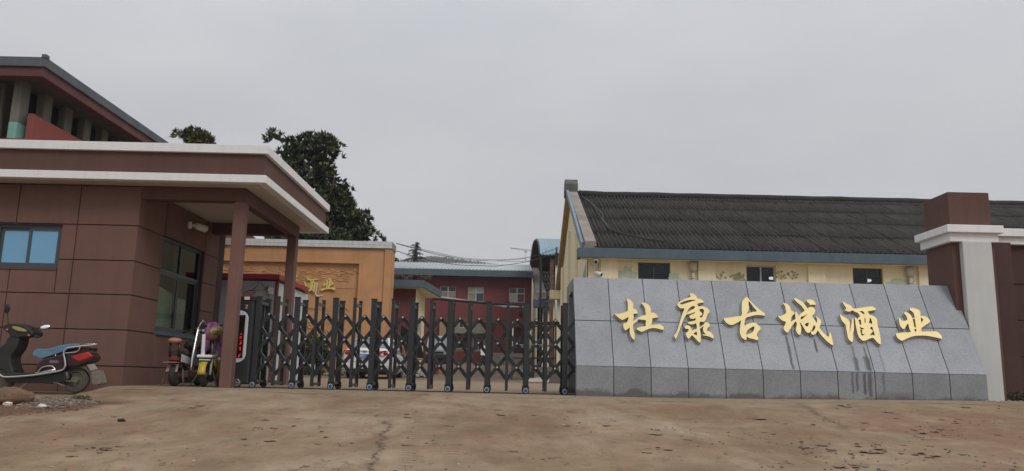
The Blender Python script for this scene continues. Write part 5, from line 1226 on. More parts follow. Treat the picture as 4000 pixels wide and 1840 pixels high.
for s in (1, -1):
    MB().add([(cx + s * HW * .91, cy + 1.0, cz + 1.05), (cx + s * HW * .93, cy + 3.0, cz + 1.0), (cx + s * HW * .83, cy + 2.5, cz + 1.34), (cx + s * HW * .83, cy + 1.4, cz + 1.36)], [(0, 1, 2, 3)]).build('side_window', M['carglass'], cr_)
    V = [(.40, -.012, .80), (.44, -.02, .93), (.62, .0, .965), (.80, .1, .96), (.845, .2, .90), (.84, .22, .80), (.74, .06, .74), (.55, -.012, .75)]
    tl = MB().prism([(cx + s * x, cy + y - .02, cz + z) for x, y, z in V], (0, .09, 0)).build('tail_light', mat('tail_lens', (.40, .012, .02), .15, var=.1) if s > 0 else bpy.data.materials['tail_lens'], cr_, bevel=.01)
    MB().prism([(cx + s * x, cy + y - .026, cz + z) for x, y, z in [(.58, .0, .755), (.74, .05, .745), (.835, .2, .80), (.83, .2, .83), (.72, .05, .79), (.58, -.002, .795)]], (0, .04, 0)).build('reversing_lens', M['steel'], tl)
    MB().blob((cx + s * .66, cy + .0, cz + .865), (.09, .03, .07), 14, 8).build('stop_lens', mat('stop_lens', (.30, .01, .02), .12) if s > 0 else bpy.data.materials['stop_lens'], tl)
    for yy in (.85, 3.5):
        w = MB().ring((cx + s * .73, cy + yy, cz + .3), (1, 0, 0), .235, .075, 26, 8, 1.2).build('wheel', M['rubber'], cr_); MB().disc((cx + s * .76, cy + yy, cz + .3), (1, 0, 0), .2, .1, 20).build('rim', M['steel'], w)
MB().box(cx - .3, cx + .3, cy - .035, cy + .01, cz + .68, cz + .84).build('plate_recess', M['carwhite'], cr_, bevel=.01)
pm = plain('blue_plate', (.01, .11, .42), .4)
pl = MB().box(cx - .22, cx + .22, cy - .052, cy - .036, cz + .69, cz + .83).build('number_plate', pm, cr_)
cu = bpy.data.curves.new('plate_text', 'FONT'); cu.body = '皖C·C0'; cu.size = .125; cu.extrude = .002; cu.align_x = 'LEFT'
o = bpy.data.objects.new('plate_text', cu); C.objects.link(o); bpy.context.view_layer.update()
me = bpy.data.meshes.new_from_object(o.evaluated_get(bpy.context.evaluated_depsgraph_get())); bpy.data.objects.remove(o)
me.materials.clear(); me.materials.append(M['white']); o = link('plate_text', me, None, (cx - .21, cy - .056, cz + .715), (math.pi / 2, 0, 0)); o.parent = pl
em = MB(); em.prism([(cx - .07 + x, cy - .03, cz + .93 + z) for x, z in ((-.075, -.012), (-.03, -.012), (-.035, -.028), (.04, -.028), (.035, -.012), (.085, -.012), (.07, .014), (.025, .014), (.03, .028), (-.045, .028), (-.04, .014), (-.09, .014))], (0, .04, 0)); em.build('emblem', mat('gold_emblem', (.5, .33, .08), .35, .6), cr_)
MB().box(cx - HW * .8, cx + HW * .8, cy + .02, cy + .3, cz + .2, cz + .34).build('lower_bumper', M['black'], cr_, bevel=.03)
MB().box(cx - HW * .8, cx + HW * .8, cy + .4, cy + 3.9, cz + .14, cz + .22).build('underbody', M['black'], cr_)
b = MB()
for z in (.56, .93): b.box(cx - .72, cx + .72, cy - .004, cy + .02, cz + z, cz + z + .008)
b.build('panel_gap', M['dark'], cr_)

# ------------------------------------------------------------------ van and motorbike in the far yard
vz = gz(-4, 52); vx = -4.55
vn = empty('parked_van', (vx, 53.5, vz), 'small silver van facing the gate beside the tan passage pier', 'van')
M['silver'] = mat('silver_paint', (.42, .43, .44), .3, .3, var=.05)
vs_ = lambda y, hw, z0, z1, k: [(vx + s * hw * a_, y, vz + z) for s, a_, z in ((1, 1, z0), (1, 1, .95), (1, k, z1), (-1, k, z1), (-1, 1, .95), (-1, 1, z0))]
MB().loft([vs_(50.9, .7, .3, .85, .95), vs_(51.2, .76, .25, 1.0, .95), vs_(51.9, .78, .25, 1.75, .85), vs_(54.5, .78, .25, 1.82, .85)], sm=False).build('body', M['silver'], vn, bevel=.05)
MB().hexa([(vx - .66, 51.22, vz + 1.04), (vx + .66, 51.22, vz + 1.04), (vx + .66, 51.25, vz + 1.04), (vx - .66, 51.25, vz + 1.04), (vx - .58, 51.76, vz + 1.68), (vx + .58, 51.76, vz + 1.68), (vx + .58, 51.8, vz + 1.68), (vx - .58, 51.8, vz + 1.68)]).build('windscreen', M['carglass'], vn)
for s in (1, -1):
    MB().blob((vx + s * .55, 50.93, vz + .8), (.14, .06, .09), 10, 6).build('headlight', M['white'], vn)
    MB().blob((vx + s * .9, 51.6, vz + 1.1), (.1, .05, .12), 8, 6).build('mirror', M['black'], vn)
    for y in (51.4, 53.8): MB().ring((vx + s * .68, y, vz + .27), (1, 0, 0), .2, .08, 20, 8).build('wheel', M['rubber'], vn)
MB().box(vx - .7, vx + .7, 50.84, 50.92, vz + .3, vz + .55).build('bumper', M['dustyblack'], vn, bevel=.03)
MB().box(vx - .4, vx + .4, 50.86, 50.9, vz + .6, vz + .72).build('grille', M['black'], vn)
mz = gz(-1.6, 50); mxx = at(1893, 1400, 50).x
mk = empty('parked_motorbike', (mxx, 50, mz), 'small motorbike with pale windshield seen beyond the gate near the passage', 'motorbike')
for y in (49.4, 50.6): MB().ring((mxx, y, mz + .3), (1, 0, 0), .24, .06, 20, 8).build('wheel', M['rubber'], mk)
MB().hexa([(mxx - .15, 49.5, mz + .35), (mxx + .15, 49.5, mz + .35), (mxx + .15, 50.7, mz + .4), (mxx - .15, 50.7, mz + .4), (mxx - .12, 49.6, mz + .8), (mxx + .12, 49.6, mz + .8), (mxx + .14, 50.8, mz + .8), (mxx - .14, 50.8, mz + .8)]).build('body', M['dustyblack'], mk, bevel=.04)
MB().tube([(mxx - .35, 49.5, mz + 1.1), (mxx, 49.4, mz + 1.0), (mxx + .35, 49.5, mz + 1.1)], .025, 6).build('handlebar', M['black'], mk)
MB().prism([(mxx - .22, 49.25, mz + .6), (mxx + .2, 49.25, mz + .6), (mxx + .24, 49.3, mz + 1.0), (mxx, 49.35, mz + 1.2), (mxx - .24, 49.3, mz + 1.0)], (0, .04, 0)).build('windshield', M['white'], mk, bevel=.01)

# ------------------------------------------------------------------ yard clutter
def scaff(x0, x1, y0, y1, h, label):
    z = min(gz(x0, y0), gz(x1, y1)); r_ = empty('scaffold_frame', ((x0 + x1) / 2, (y0 + y1) / 2, z), label, 'scaffold', 'scaffold frames in the yard')
    for x in (x0, x1):
        for y in (y0, y1): MB().tube([(x, y, gz(x, y)), (x, y, z + h)], .03, 8).build('leg', M['steel'] if x == x0 else M['rust'], r_)
    for k, zz in enumerate((.35, .9, 1.4, h - .03)):
        for y in (y0, y1): MB().tube([(x0, y, z + zz), (x1, y, z + zz)], .022, 6).build('rail', M['rust'] if k % 2 else M['steel'], r_)
        for x in (x0, x1): MB().tube([(x, y0, z + zz), (x, y1, z + zz)], .022, 6).build('rail', M['rust'], r_)
    return r_
p = at(2001, 1400, 33); q = at(2032, 1400, 33)
r1 = scaff(p.x - .0, q.x + .55, 33, 35, 2.35, 'pale scaffold frame standing in the yard left of the third post from the end')
p = at(2085, 1400, 32); r2 = scaff(p.x - .15, p.x + .85, 32, 33.4, 2.25, 'rusty scaffold frame against the yellow hall with a plank on top')
MB().box(p.x - .3, p.x + 1.0, 31.9, 33.5, gz(1, 32) + 2.27, gz(1, 32) + 2.33).build('platform', mat('old_plank', (.13, .08, .05), .9, var=.25), r2)
z = gz(1.3, 27); p = at(2095, 1492, 27)
tag(MB().hexa([(p.x - .5, 27.4, z + .02), (p.x + .45, 27.6, z + .02), (p.x + .5, 28.2, z + .2), (p.x - .3, 28.2, z + .12), (p.x - .5, 27.4, z + .05), (p.x + .45, 27.6, z + .05), (p.x + .5, 28.2, z + .23), (p.x - .3, 28.2, z + .15)]).build('loose_board', M['conc'], bevel=.005), 'loose grey board lying tilted on the yard ground', 'board')
p = at(2160, 1485, 28); 
tag(MB().hexa([(p.x - .6, 27.6, z), (p.x + 1.2, 27.6, z), (p.x + 1.2, 29.6, z), (p.x - .5, 29.6, z), (p.x - .6, 27.7, z + .06), (p.x + 1.2, 27.7, z + .1), (p.x + 1.2, 29.5, z + .45), (p.x + .3, 29.5, z + .4)]).build('dark_tarpaulin', mat('brown_tarp', (.06, .045, .035), .9, var=.3, scale=4, bump=.3), bevel=.02), 'dark brown tarpaulin lying by the yellow hall foot', 'tarpaulin')
dm = mat('rubble_mix', (.30, .28, .25), .9, var=.5, scale=3, obj=.2)
def heap(name, px0, px1, py, Y, dy, n, smax, label, mats_, seed, hmax=.25):
    rnd = random.Random(seed); g_ = MB()
    for k in range(n):
        u = rnd.random(); p_ = at(px0 + (px1 - px0) * u, py, Y); y = Y + rnd.uniform(-dy, dy); s = rnd.uniform(.3, 1) * smax
        g_.blob((p_.x, y, gz(p_.x, y) + s * .3 + rnd.random() * hmax * (1 - abs(2 * u - 1))), (s, s * rnd.uniform(.5, 1), s * rnd.uniform(.3, .7)), 6, 4, .35, k, Matrix.Rotation(rnd.random() * 3, 3, 'Z'))
    return tag(g_.build(name, mats_), label, kind='stuff')
heap('rubble', 1545, 1680, 1462, 33, .8, 120, .16, 'pale rubble heap between car and porch', dm, 1)
heap('rubble', 1270, 1420, 1460, 32.8, .6, 110, .13, 'light and dark debris lying under and beside the car', mat('debris_mix', (.26, .22, .16), .9, var=.6, scale=4), 2)
heap('rubble', 2090, 2150, 1462, 31.5, .7, 60, .12, 'small rubble along the foot of the yellow hall', dm, 3)
# carved root wood lying under the porch
rt = empty('root_wood', (at(1595, 1400, 35.5).x, 35.5, .3), 'gnarled brown root stump standing beside the white car', 'stump')
c0 = Vector((at(1595, 1400, 35.5).x, 35.5, gz(-4.5, 35.5))); rnd = random.Random(21)
w = MB()
for k in range(11):
    g = rnd.random() * 6.28; q = [c0 + Vector((.25 * math.cos(g), .2 * math.sin(g), 0)), c0 + Vector((.15 * math.cos(g + .6), .12 * math.sin(g), .5)), c0 + Vector((rnd.uniform(-.35, .35), rnd.uniform(-.2, .2), rnd.uniform(.8, 1.5)))]
    w.tube(ccurve([tuple(v) for v in q], 4, False), [.13 - .011 * i for i in range(9)], 6)
w.build('trunk', mat('pale_wood', (.24, .17, .11), .85, var=.4, scale=6, bump=.4), rt)
dk_ = MB().prism([(-5.0, 36.9, 1.1), (-3.9, 36.9, 1.1), (-4.1, 36.9, 2.0), (-5.0, 36.9, 2.6)], (0, .08, 0)); tag(dk_.build('black_awning', M['dark']), 'black slanted sheet hanging under the curved porch', 'awning')
def crate(px, py, Y, s, m, label):
    p_ = at(px, py, Y); z_ = gz(p_.x, Y); r_ = empty('crate', (p_.x, Y, z_), label, 'crate', 'small crates in the yard')
    MB().box(p_.x - s, p_.x + s, Y - s * .7, Y + s * .7, z_, z_ + s * .25).build('base', m, r_)
    for sy in (-1, 1): MB().box(p_.x - s, p_.x + s, Y + sy * s * .7 - .02, Y + sy * s * .7 + .02, z_ + s * .25, z_ + s * 1.2).build('side_board', m, r_)
    for sx in (-1, 1): MB().box(p_.x + sx * s - .02, p_.x + sx * s + .02, Y - s * .66, Y + s * .66, z_ + s * .25, z_ + s * 1.2).build('side_board', m, r_)
crate(1697, 1440, 37, .2, mat('red_plastic', (.45, .03, .02), .4), 'small red plastic crate on the yard ground')
crate(1722, 1450, 38, .16, mat('yellow_crate', (.5, .35, .05), .5), 'small yellow crate right of the red one')
p = at(1662, 1420, 37); z = gz(p.x, 37); cw_ = empty('work_bench', (p.x, 37, z), 'little wooden work bench by the pale yellow porch wall', 'bench')
MB().box(p.x - .45, p.x + .5, 36.8, 37.3, z + .62, z + .68).build('top', mat('orange_wood', (.33, .14, .06), .8, var=.2), cw_)
for sx in (-.4, .42):
    for sy in (36.85, 37.2): MB().box(p.x + sx - .03, p.x + sx + .03, sy, sy + .06, z, z + .62).build('leg', M['gate_dark'], cw_)
p = at(1213, 1450, 33.2); z = gz(p.x, 33.2); bk = empty('white_bucket', (p.x, 33.2, z), 'white bucket standing in front of the potted shrub', 'bucket')
MB().tube([(p.x, 33.2, z), (p.x, 33.2, z + .42)], [.14, .18], 16).build('pail', M['white'], bk); MB().ring((p.x, 33.2, z + .42), (0, 0, 1), .18, .015, 16, 6).build('rim', M['white'], bk)

# ------------------------------------------------------------------ stones and dirt in the foreground
bp = ground_hit(40, 1580); bc = Vector((at(35, 1550, bp.y).x, bp.y, gz(bp.x, bp.y)))
sx_ = (at(96, 1550, bp.y).x - bc.x)
q = MB(); q.blob(bc + Vector((-.1, .12, .075)), (sx_ + .1, .24, .125), 30, 20, .0, 5)
for i, v in enumerate(q.v):
    n_ = mnoise.fractal(Vector(v) * 4.2, .85, 2, 5); d = (Vector(v) - bc).normalized() * (n_ * .05 + .04 * abs(mnoise.noise(Vector(v) * 7))); q.v[i] = tuple(Vector(v) + d)
q.sm = [False] * len(q.sm)
tag(q.build('boulder', mat('red_sandstone', (.20, .12, .075), .95, var=.35, scale=5, fine=40, finevar=.3, bump=.6, stain=(.10, .05, .03))), 'rough reddish brown boulder lying by the scooter', 'boulder')
def ground_scatter(name, polygon, n, smin, smax, mats_, seed, label, flatk=.55):
    rnd = random.Random(seed); g_ = MB()
    xs_, ys_ = [p[0] for p in polygon], [p[1] for p in polygon]
    def inside(x, y):
        c = False; j = len(polygon) - 1
        for i in range(len(polygon)):
            (xi, yi), (xj, yj) = polygon[i], polygon[j]
            if (yi > y) != (yj > y) and x < (xj - xi) * (y - yi) / (yj - yi) + xi: c = not c
            j = i
        return c
    k = 0
    while k < n:
        px, py = rnd.uniform(min(xs_), max(xs_)), rnd.uniform(min(ys_), max(ys_))
        if not inside(px, py): continue
        p_ = ground_hit(px, py); s = smin * (smax / smin) ** rnd.random()
        g_.blob((p_.x, p_.y, p_.z + s * .25), (s, s * rnd.uniform(.6, 1), s * flatk * rnd.uniform(.6, 1.1)), 6, 4, .3, seed * 1000 + k, Matrix.Rotation(rnd.random() * 3, 3, 'Z')); k += 1
    return tag(g_.build(name, mats_), label, kind='stuff')
M['gravel'] = mat('gravel_mix', (.20, .165, .13), .95, var=.85, scale=14, fine=30, finevar=.2, obj=0, stain=(.13, .085, .055))
ground_scatter('gravel', [(95, 1560), (240, 1552), (330, 1556), (420, 1572), (330, 1584), (240, 1594), (130, 1600), (60, 1598)], 420, .012, .038, M['gravel'], 4, 'grey and brown gravel beside the boulder')
ground_scatter('gravel', [(0, 1590), (150, 1598), (330, 1588), (420, 1576), (300, 1604), (120, 1622), (0, 1632)], 120, .006, .02, mat('mud_lumps', (.12, .075, .05), .95, var=.3), 5, 'small brown mud lumps below the gravel')
ground_scatter('gravel', [(3840, 1555), (3930, 1548), (4000, 1552), (4000, 1572), (3850, 1572)], 60, .01, .035, mat('pale_stones', (.40, .35, .28), .9, var=.4, scale=9), 6, 'pale small stones along the foot of the pillar')
ground_scatter('dirt_clods', [(0, 1660), (1300, 1600), (4000, 1590), (4000, 1838), (0, 1838)], 330, .004, .016, mat('dry_mud', (.14, .09, .06), .95, var=.4), 7, 'crumbs of dry mud scattered over the concrete apron', .35)
ground_scatter('dirt_clods', [(2500, 1640), (4000, 1620), (4000, 1838), (2900, 1838)], 260, .006, .02, bpy.data.materials['dry_mud'], 8, 'crumbs of red mud trodden on the right of the apron', .3)
def mud_patches(n, region, seed, m, label, k0):
    rnd = random.Random(seed); g_ = MB(); x0, x1, y0, y1 = region; k = 0
    while k < n:
        cx_, cy_ = rnd.uniform(x0, x1), rnd.uniform(y0, y1)
        for q_ in range(rnd.choice((1, 1, 2, 3, 5))):       # small clusters, as tyres and boots leave them
            px, py = cx_ + rnd.gauss(0, 45), cy_ + rnd.gauss(0, 10)
            if not (0 < px < 4000 and y0 - 20 < py < 1838): continue
            p_ = ground_hit(px, py); w = .011 * 6.5 ** rnd.random() * k0; d = w * rnd.uniform(.6, 1.3)
            g_.blob((p_.x, p_.y, p_.z + .001), (w, d, .006), 11, 4, .45, seed * 777 + k, Matrix.Rotation(rnd.uniform(-.7, .7), 3, 'Z')); k += 1
    return tag(g_.build('mud_flakes', m), label, kind='stuff')
mf = mat('dried_mud_flake', (.19, .132, .085), .95, var=.35, scale=3, bump=.2)
mud_patches(90, (200, 2300, 1590, 1835), 41, mf, 'flat flakes of dried mud on the left half of the apron', 1.0)
mud_patches(100, (2000, 4000, 1590, 1835), 42, mf, 'flat flakes of dried mud on the middle and right of the apron', 1.1)
mud_patches(80, (2950, 4000, 1610, 1835), 43, mat('red_mud_flake', (.21, .132, .09), .95, var=.3, scale=3), 'flat flakes of reddish mud at the right of the apron', 1.3)
mud_patches(60, (0, 2600, 1600, 1835), 44, mat('pale_flake', (.40, .35, .27), .9, var=.2, scale=3), 'pale chips of cement scattered on the apron', .35)
p = ground_hit(471, 1648); tag(MB().blob(p + Vector((0, 0, .015)), (.05, .03, .022), 8, 6, .3, 2).build('dark_pebble', mat('dark_clod', (.045, .035, .025), .95)), 'single dark clod lying alone on the bare concrete at left', 'clod')
pw_ = mat('white_wrap', (.66, .64, .58), .5, var=.15, scale=20)
for i, (px, py, s, l) in enumerate(((30, 1584, .055, 'crumpled cream wrapper under the boulder'), (165, 1593, .055, 'crumpled white wrapper on the gravel edge'))):
    p = ground_hit(px, py); q = MB().blob(p + Vector((0, 0, .02)), (s, .04, .028), 10, 7, .25, i + 3); tag(q.build('wrapper', pw_), l, 'litter')
# ------------------------------------------------------------------ trees
def leafmat(name, cols, rough=.45):
    t = NT(name); a_ = t.n.new('ShaderNodeVertexColor'); a_.layer_name = 'tint'
    sepc = t.n.new('ShaderNodeSeparateColor'); t.l.new(a_.outputs[0], sepc.inputs[0])
    k = t.ramp(sepc.outputs[0], [(i / (len(cols) - 1), c) for i, c in enumerate(cols)])
    t.col(k); t.b.inputs['Roughness'].default_value = rough
    t.b.inputs['Specular IOR Level'].default_value = .35
    return t.m
def leaf_cloud(name, blobs, n_cl, leaves, L, W, m, parent, seed, keep=None):
    rnd = random.Random(seed); V, Fc, T = [], [], []
    vol = [r[0] * r[1] * r[2] for c, r in blobs]; tot = sum(vol)
    for i in range(n_cl):
        k = rnd.random() * tot; j = 0
        while k > vol[j]: k -= vol[j]; j += 1
        c, r = blobs[j]
        while True:
            q = Vector((rnd.uniform(-1, 1), rnd.uniform(-1, 1), rnd.uniform(-1, 1)))
            if q.length <= 1 and q.length > rnd.random() ** 2 * .9: break
        p = Vector((c[0] + q.x * r[0], c[1] + q.y * r[1], c[2] + q.z * r[2]))
        if keep and not keep(p): continue
        up_ = (q * .8 + Vector((0, 0, .7)) + Vector((rnd.uniform(-.4, .4), rnd.uniform(-.4, .4), rnd.uniform(-.2, .3)))).normalized()
        a_ = up_.orthogonal().normalized(); b_ = up_.cross(a_); tint0 = rnd.random()
        for l in range(leaves):
            g = 2 * math.pi * (l + rnd.random() * .5) / leaves; tilt = rnd.uniform(.35, 1.15)
            d = (a_ * math.cos(g) + b_ * math.sin(g)) * math.sin(tilt) + up_ * math.cos(tilt); d.normalize()
            s = up_.cross(d)
            if s.length < 1e-3: continue
            s.normalize(); ll = L * rnd.uniform(.75, 1.2); ww = W * rnd.uniform(.8, 1.2); nn = d.cross(s)
            o = len(V); V += [p, p + d * ll * .5 + s * ww * .5, p + d * ll, p + d * ll * .5 - s * ww * .5, p + d * ll * .5 + nn * ww * .12]
            Fc += [(o, o + 1, o + 4), (o + 1, o + 2, o + 4), (o + 2, o + 3, o + 4), (o + 3, o, o + 4)]
            t_ = min(1, max(0, tint0 * .6 + rnd.random() * .4)); T += [t_] * 5
    me = bpy.data.meshes.new(name); me.from_pydata([tuple(v) for v in V], [], Fc)
    ca = me.color_attributes.new('tint', 'FLOAT_COLOR', 'POINT'); ca.data.foreach_set('color', [x for t_ in T for x in (t_, t_, t_, 1)])
    me.materials.append(m); o = bpy.data.objects.new(name, me); C.objects.link(o)
    if parent is not None: adopt(o, parent)
    return o
M['magnolia'] = leafmat('magnolia_leaf', [(.012, .017, .008), (.022, .031, .012), (.032, .042, .015), (.09, .10, .028), (.15, .14, .045)], .4)
TY = 38.0
def blobs_px(lst, Y, dep=1.0):
    out = []
    for px, py, rx, ry in lst:
        c = at(px, py, Y); k = Y / FPX; out.append(((c.x, Y + random.uniform(-.8, .8), c.z), (rx * k, max(rx, ry) * k * dep, ry * k)))
    return out
mg = empty('magnolia_tree', (at(1220, 1480, TY).x, TY, .3), 'dark glossy broadleaf tree rising behind the gatehouse canopy', 'tree')
L1 = [(1230, 560, 80, 50), (1180, 590, 70, 55), (1270, 600, 62, 60), (1095, 550, 45, 25), (1070, 530, 22, 14), (1060, 560, 18, 12), (1110, 600, 55, 45), (1295, 555, 35, 32), (1310, 585, 22, 28), (1215, 680, 100, 70), (1285, 690, 45, 45), (1325, 668, 14, 22), (1310, 740, 45, 45), (1345, 745, 25, 30), (1260, 780, 110, 70), (1340, 800, 32, 40), (1355, 770, 16, 18), (1290, 860, 120, 70), (1370, 870, 50, 45), (1410, 840, 26, 24), (1428, 855, 16, 38), (1400, 905, 55, 35), (1440, 928, 22, 14), (1200, 900, 130, 60), (1475, 925, 14, 22), (1488, 935, 16, 10), (1130, 640, 50, 50), (1330, 910, 90, 40), (1240, 960, 180, 60), (1350, 825, 42, 52), (1395, 880, 62, 56), (1425, 925, 62, 30), (1300, 800, 70, 60)]
leaf_cloud('crown', blobs_px(L1, TY, .8), 3000, 8, .29, .11, M['magnolia'], mg, 3)
tk = MB(); base = at(1225, 1480, TY); tb = gz(base.x, TY)
tk.tube([(base.x, TY, tb - .1), (base.x + .1, TY, 3), (base.x + .2, TY, 6), (base.x, TY, 9.5)], [.3, .26, .2, .08], 10)
for k in range(12):
    z = 3.2 + k * .5; g = k * 2.4; tk.tube([(base.x + .1, TY, z), (base.x + 1.1 * math.cos(g), TY + 1.0 * math.sin(g), z + .7), (base.x + 1.7 * math.cos(g), TY + 1.6 * math.sin(g), z + 1.2)], [.09, .06, .02], 6)
tk.build('trunk', M['bark'], mg)
m2 = empty('magnolia_tree', (at(760, 1480, 33).x, 33, .2), 'top of a yellowish green broadleaf tree peeping over the gatehouse roof', 'tree')
M['magnolia2'] = leafmat('yellow_magnolia_leaf', [(.02, .025, .01), (.05, .055, .018), (.13, .12, .03), (.2, .16, .03)], .4)
L2 = [(757, 532, 46, 27), (716, 536, 26, 16), (798, 546, 30, 17), (757, 548, 58, 16), (750, 600, 44, 30)]
leaf_cloud('crown', blobs_px(L2, 33, .8), 210, 8, .27, .10, M['magnolia2'], m2, 5)
t2 = at(750, 700, 33); MB().tube([(t2.x, 33, 0), (t2.x, 33, 5), (t2.x + .1, 33, 9)], [.2, .16, .05], 8).build('trunk', M['bark'], m2)
# conifers
M['needle'] = leafmat('cedar_needle', [(.012, .018, .013), (.022, .03, .02), (.035, .042, .03)], .7)
def conifer(px, pytop, pybase, Y, seed, label, wid=1.0):
    rnd = random.Random(seed); t_ = at(px, pytop, Y); b_ = at(px, pybase, Y); H = t_.z - b_.z
    r_ = empty('cedar_tree', (t_.x, Y, gz(t_.x, Y)), label, 'tree', 'cedars beyond the red hall')
    MB().tube([(t_.x, Y, 1), (t_.x, Y, b_.z + H * .5), (t_.x + .05, Y, t_.z)], [.3, .16, .02], 8).build('trunk', M['bark'], r_)
    V, Fc, T = [], [], []
    br = MB()
    n = 52
    for i in range(n):
        f = (i / n) ** .9; z = t_.z - .1 - f * H * 1.35; R_ = (.25 + f * 1.55 * wid) * rnd.uniform(.4, 1.3); g = rnd.random() * 6.283
        d = Vector((math.cos(g), math.sin(g), 0)); p0 = Vector((t_.x, Y, z)); steps = 7; pp = p0
        pts = [p0 + d * R_ * s / steps + Vector((0, 0, .12 * math.sin(s / steps * 2.2) * R_ - .25 * (s / steps) ** 2 * R_)) for s in range(steps + 1)]
        br.tube(pts[::2] + [pts[-1]], [.03] * len(pts[::2]) + [.008], 4)
        for s in range(1, steps + 1):
            for q in range(6):
                e = Vector((rnd.uniform(-1, 1), rnd.uniform(-1, 1), rnd.uniform(-.9, .35))).normalized(); l = rnd.uniform(.12, .26); a_ = e.orthogonal().normalized() * .028
                o = len(V); c = pts[s] + d * rnd.uniform(-.12, .12); V += [c - a_, c + a_, c + e * l]; Fc.append((o, o + 1, o + 2)); T += [rnd.random()] * 3
    br.build('branches', M['bark'], r_)['kind'] = 'stuff'
    me = bpy.data.meshes.new('crown'); me.from_pydata([tuple(v) for v in V], [], Fc)
    ca = me.color_attributes.new('tint', 'FLOAT_COLOR', 'POINT'); ca.data.foreach_set('color', [x for t2_ in T for x in (t2_, t2_, t2_, 1)])
    me.materials.append(M['needle']); o = bpy.data.objects.new('crown', me); C.objects.link(o); adopt(o, r_)
conifer(1627, 944, 1035, 72, 4, 'pointed dark cedar standing above the silver hall roof', 1.0)
conifer(1541, 1004, 1050, 74, 9, 'lower dark cedar half hidden by the ochre wall end', 1.0)
# potted shrub beside the relief wall
p = at(1228, 1440, 33.5); z = gz(p.x, 33.5)
sh = empty('potted_shrub', (p.x, 33.5, z), 'round green shrub in front of the ochre relief wall', 'shrub')
M['shrubleaf'] = leafmat('shrub_leaf', [(.02, .04, .012), (.035, .07, .018), (.07, .11, .03)], .45)
leaf_cloud('foliage', [((p.x, 33.5, z + .95), (.52, .5, .62)), ((p.x - .1, 33.5, z + 1.35), (.34, .4, .3)), ((p.x + .25, 33.5, z + .8), (.35, .4, .4))], 420, 7, .12, .055, M['shrubleaf'], sh, 8)
MB().tube([(p.x, 33.5, z), (p.x, 33.5, z + .6)], [.25, .05], 10).build('stem', M['bark'], sh)
p = at(1192, 1470, 32.6); z = gz(p.x, 32.6)
tag(leaf_cloud('weeds', [((p.x, 32.6, z + .12), (.35, .3, .22)), ((p.x + .5, 32.6, z + .08), (.4, .3, .12))], 160, 6, .12, .035, M['shrubleaf'], None, 10), 'low green weeds at the foot of the potted shrub', kind='stuff')
p = at(3960, 1545, 14.55); z = gz(p.x, 14.5)
tag(leaf_cloud('weeds', [((p.x + .1, 14.6, z + .03), (.42, .14, .13)), ((p.x + .5, 14.6, z + .05), (.4, .14, .12))], 420, 6, .04, .016, M['shrubleaf'], None, 12), 'green weeds at the foot of the right boundary wall', kind='stuff')
p = ground_hit(320, 1562); tag(leaf_cloud('weeds', [((p.x, p.y, p.z + .02), (.14, .1, .035))], 90, 5, .03, .008, leafmat('dry_weed_leaf', [(.06, .07, .02), (.13, .12, .05)]), None, 13), 'thin weeds growing through the gravel', kind='stuff')
# distant wooded hill
HY = 780
prof = [(1480, 1062), (1545, 1044), (1600, 1034), (1650, 1028), (1700, 1024), (1750, 1030), (1800, 1038), (1850, 1043), (1900, 1050), (1960, 1062), (2010, 1078), (2060, 1095), (2200, 1150)]
hill = MB(); nn = len(prof)
for k, (px, py) in enumerate(prof):
    p = at(px, py, HY); hill.v += [(p.x, HY - 330, 1.5), (p.x, HY - 170, 1.5 + (p.z - 1.5) * .55), (p.x, HY, p.z), (p.x, HY + 50, p.z * .8), (p.x, HY + 100, 1.5)]
for k in range(nn - 1):
    for j in range(4): hill.f.append((k * 5 + j, (k + 1) * 5 + j, (k + 1) * 5 + j + 1, k * 5 + j + 1)); hill.sm.append(True)
hill.build('hill', mat('hill_scrub', (.055, .075, .055), .95, var=.3, scale=.03), kind='structure')
M['hillleaf'] = leafmat('hill_leaf', [(.035, .05, .038), (.055, .07, .05), (.075, .09, .065)], .8)
rnd = random.Random(31)
spots = []
for k in range(46):
    px = 1545 + 440 * (k + rnd.random() * .8) / 46
    for (x0, y0), (x1, y1) in zip(prof, prof[1:]):
        if x0 <= px <= x1: py = y0 + (y1 - y0) * (px - x0) / (x1 - x0)
    spots.append((px, py, rnd.uniform(6, 17) * (1 if k % 4 else 1.45), rnd.uniform(5, 9)))
protos = []
for v in range(4):
    e = empty('hill_tree', (0, HY - 2, 0), 'small hazy round tree on the skyline of the distant hill', 'tree', 'trees along the hill skyline')
    leaf_cloud('crown', [((0, HY - 2, .55), (.3, .3, .45)), ((rnd.uniform(-.15, .15), HY - 2, .85), (.22, .2, .28)), ((rnd.uniform(-.2, .2), HY - 2, .4), (.3, .25, .25))], 90, 6, .14, .1, M['hillleaf'], e, 50 + v)
    MB().tube([(0, HY - 2, 0), (0, HY - 2, .6)], [.04, .02], 5).build('trunk', M['bark'], e); protos.append(e)
used = set()
for i, (px, py, h, w) in enumerate(spots):
    src = protos[i % 4]; o = src if i < 4 else copy_tree(src)
    p = at(px, py + 2, HY - 2); s = h / FPX * HY
    o.location = (p.x, HY - 2, p.z - .2); o.scale = (s * .85, s * .85, s)
sc_ = leaf_cloud('hill_scrub', [((at(px, py, HY - 30).x, HY - 30, at(px, py, HY - 30).z), (9.5, 24, 3.6)) for px, py, h, w in spots], 2600, 5, 2.1, 1.5, M['hillleaf'], None, 77)
tag(sc_, 'grey green scrub covering the distant hill', kind='stuff')
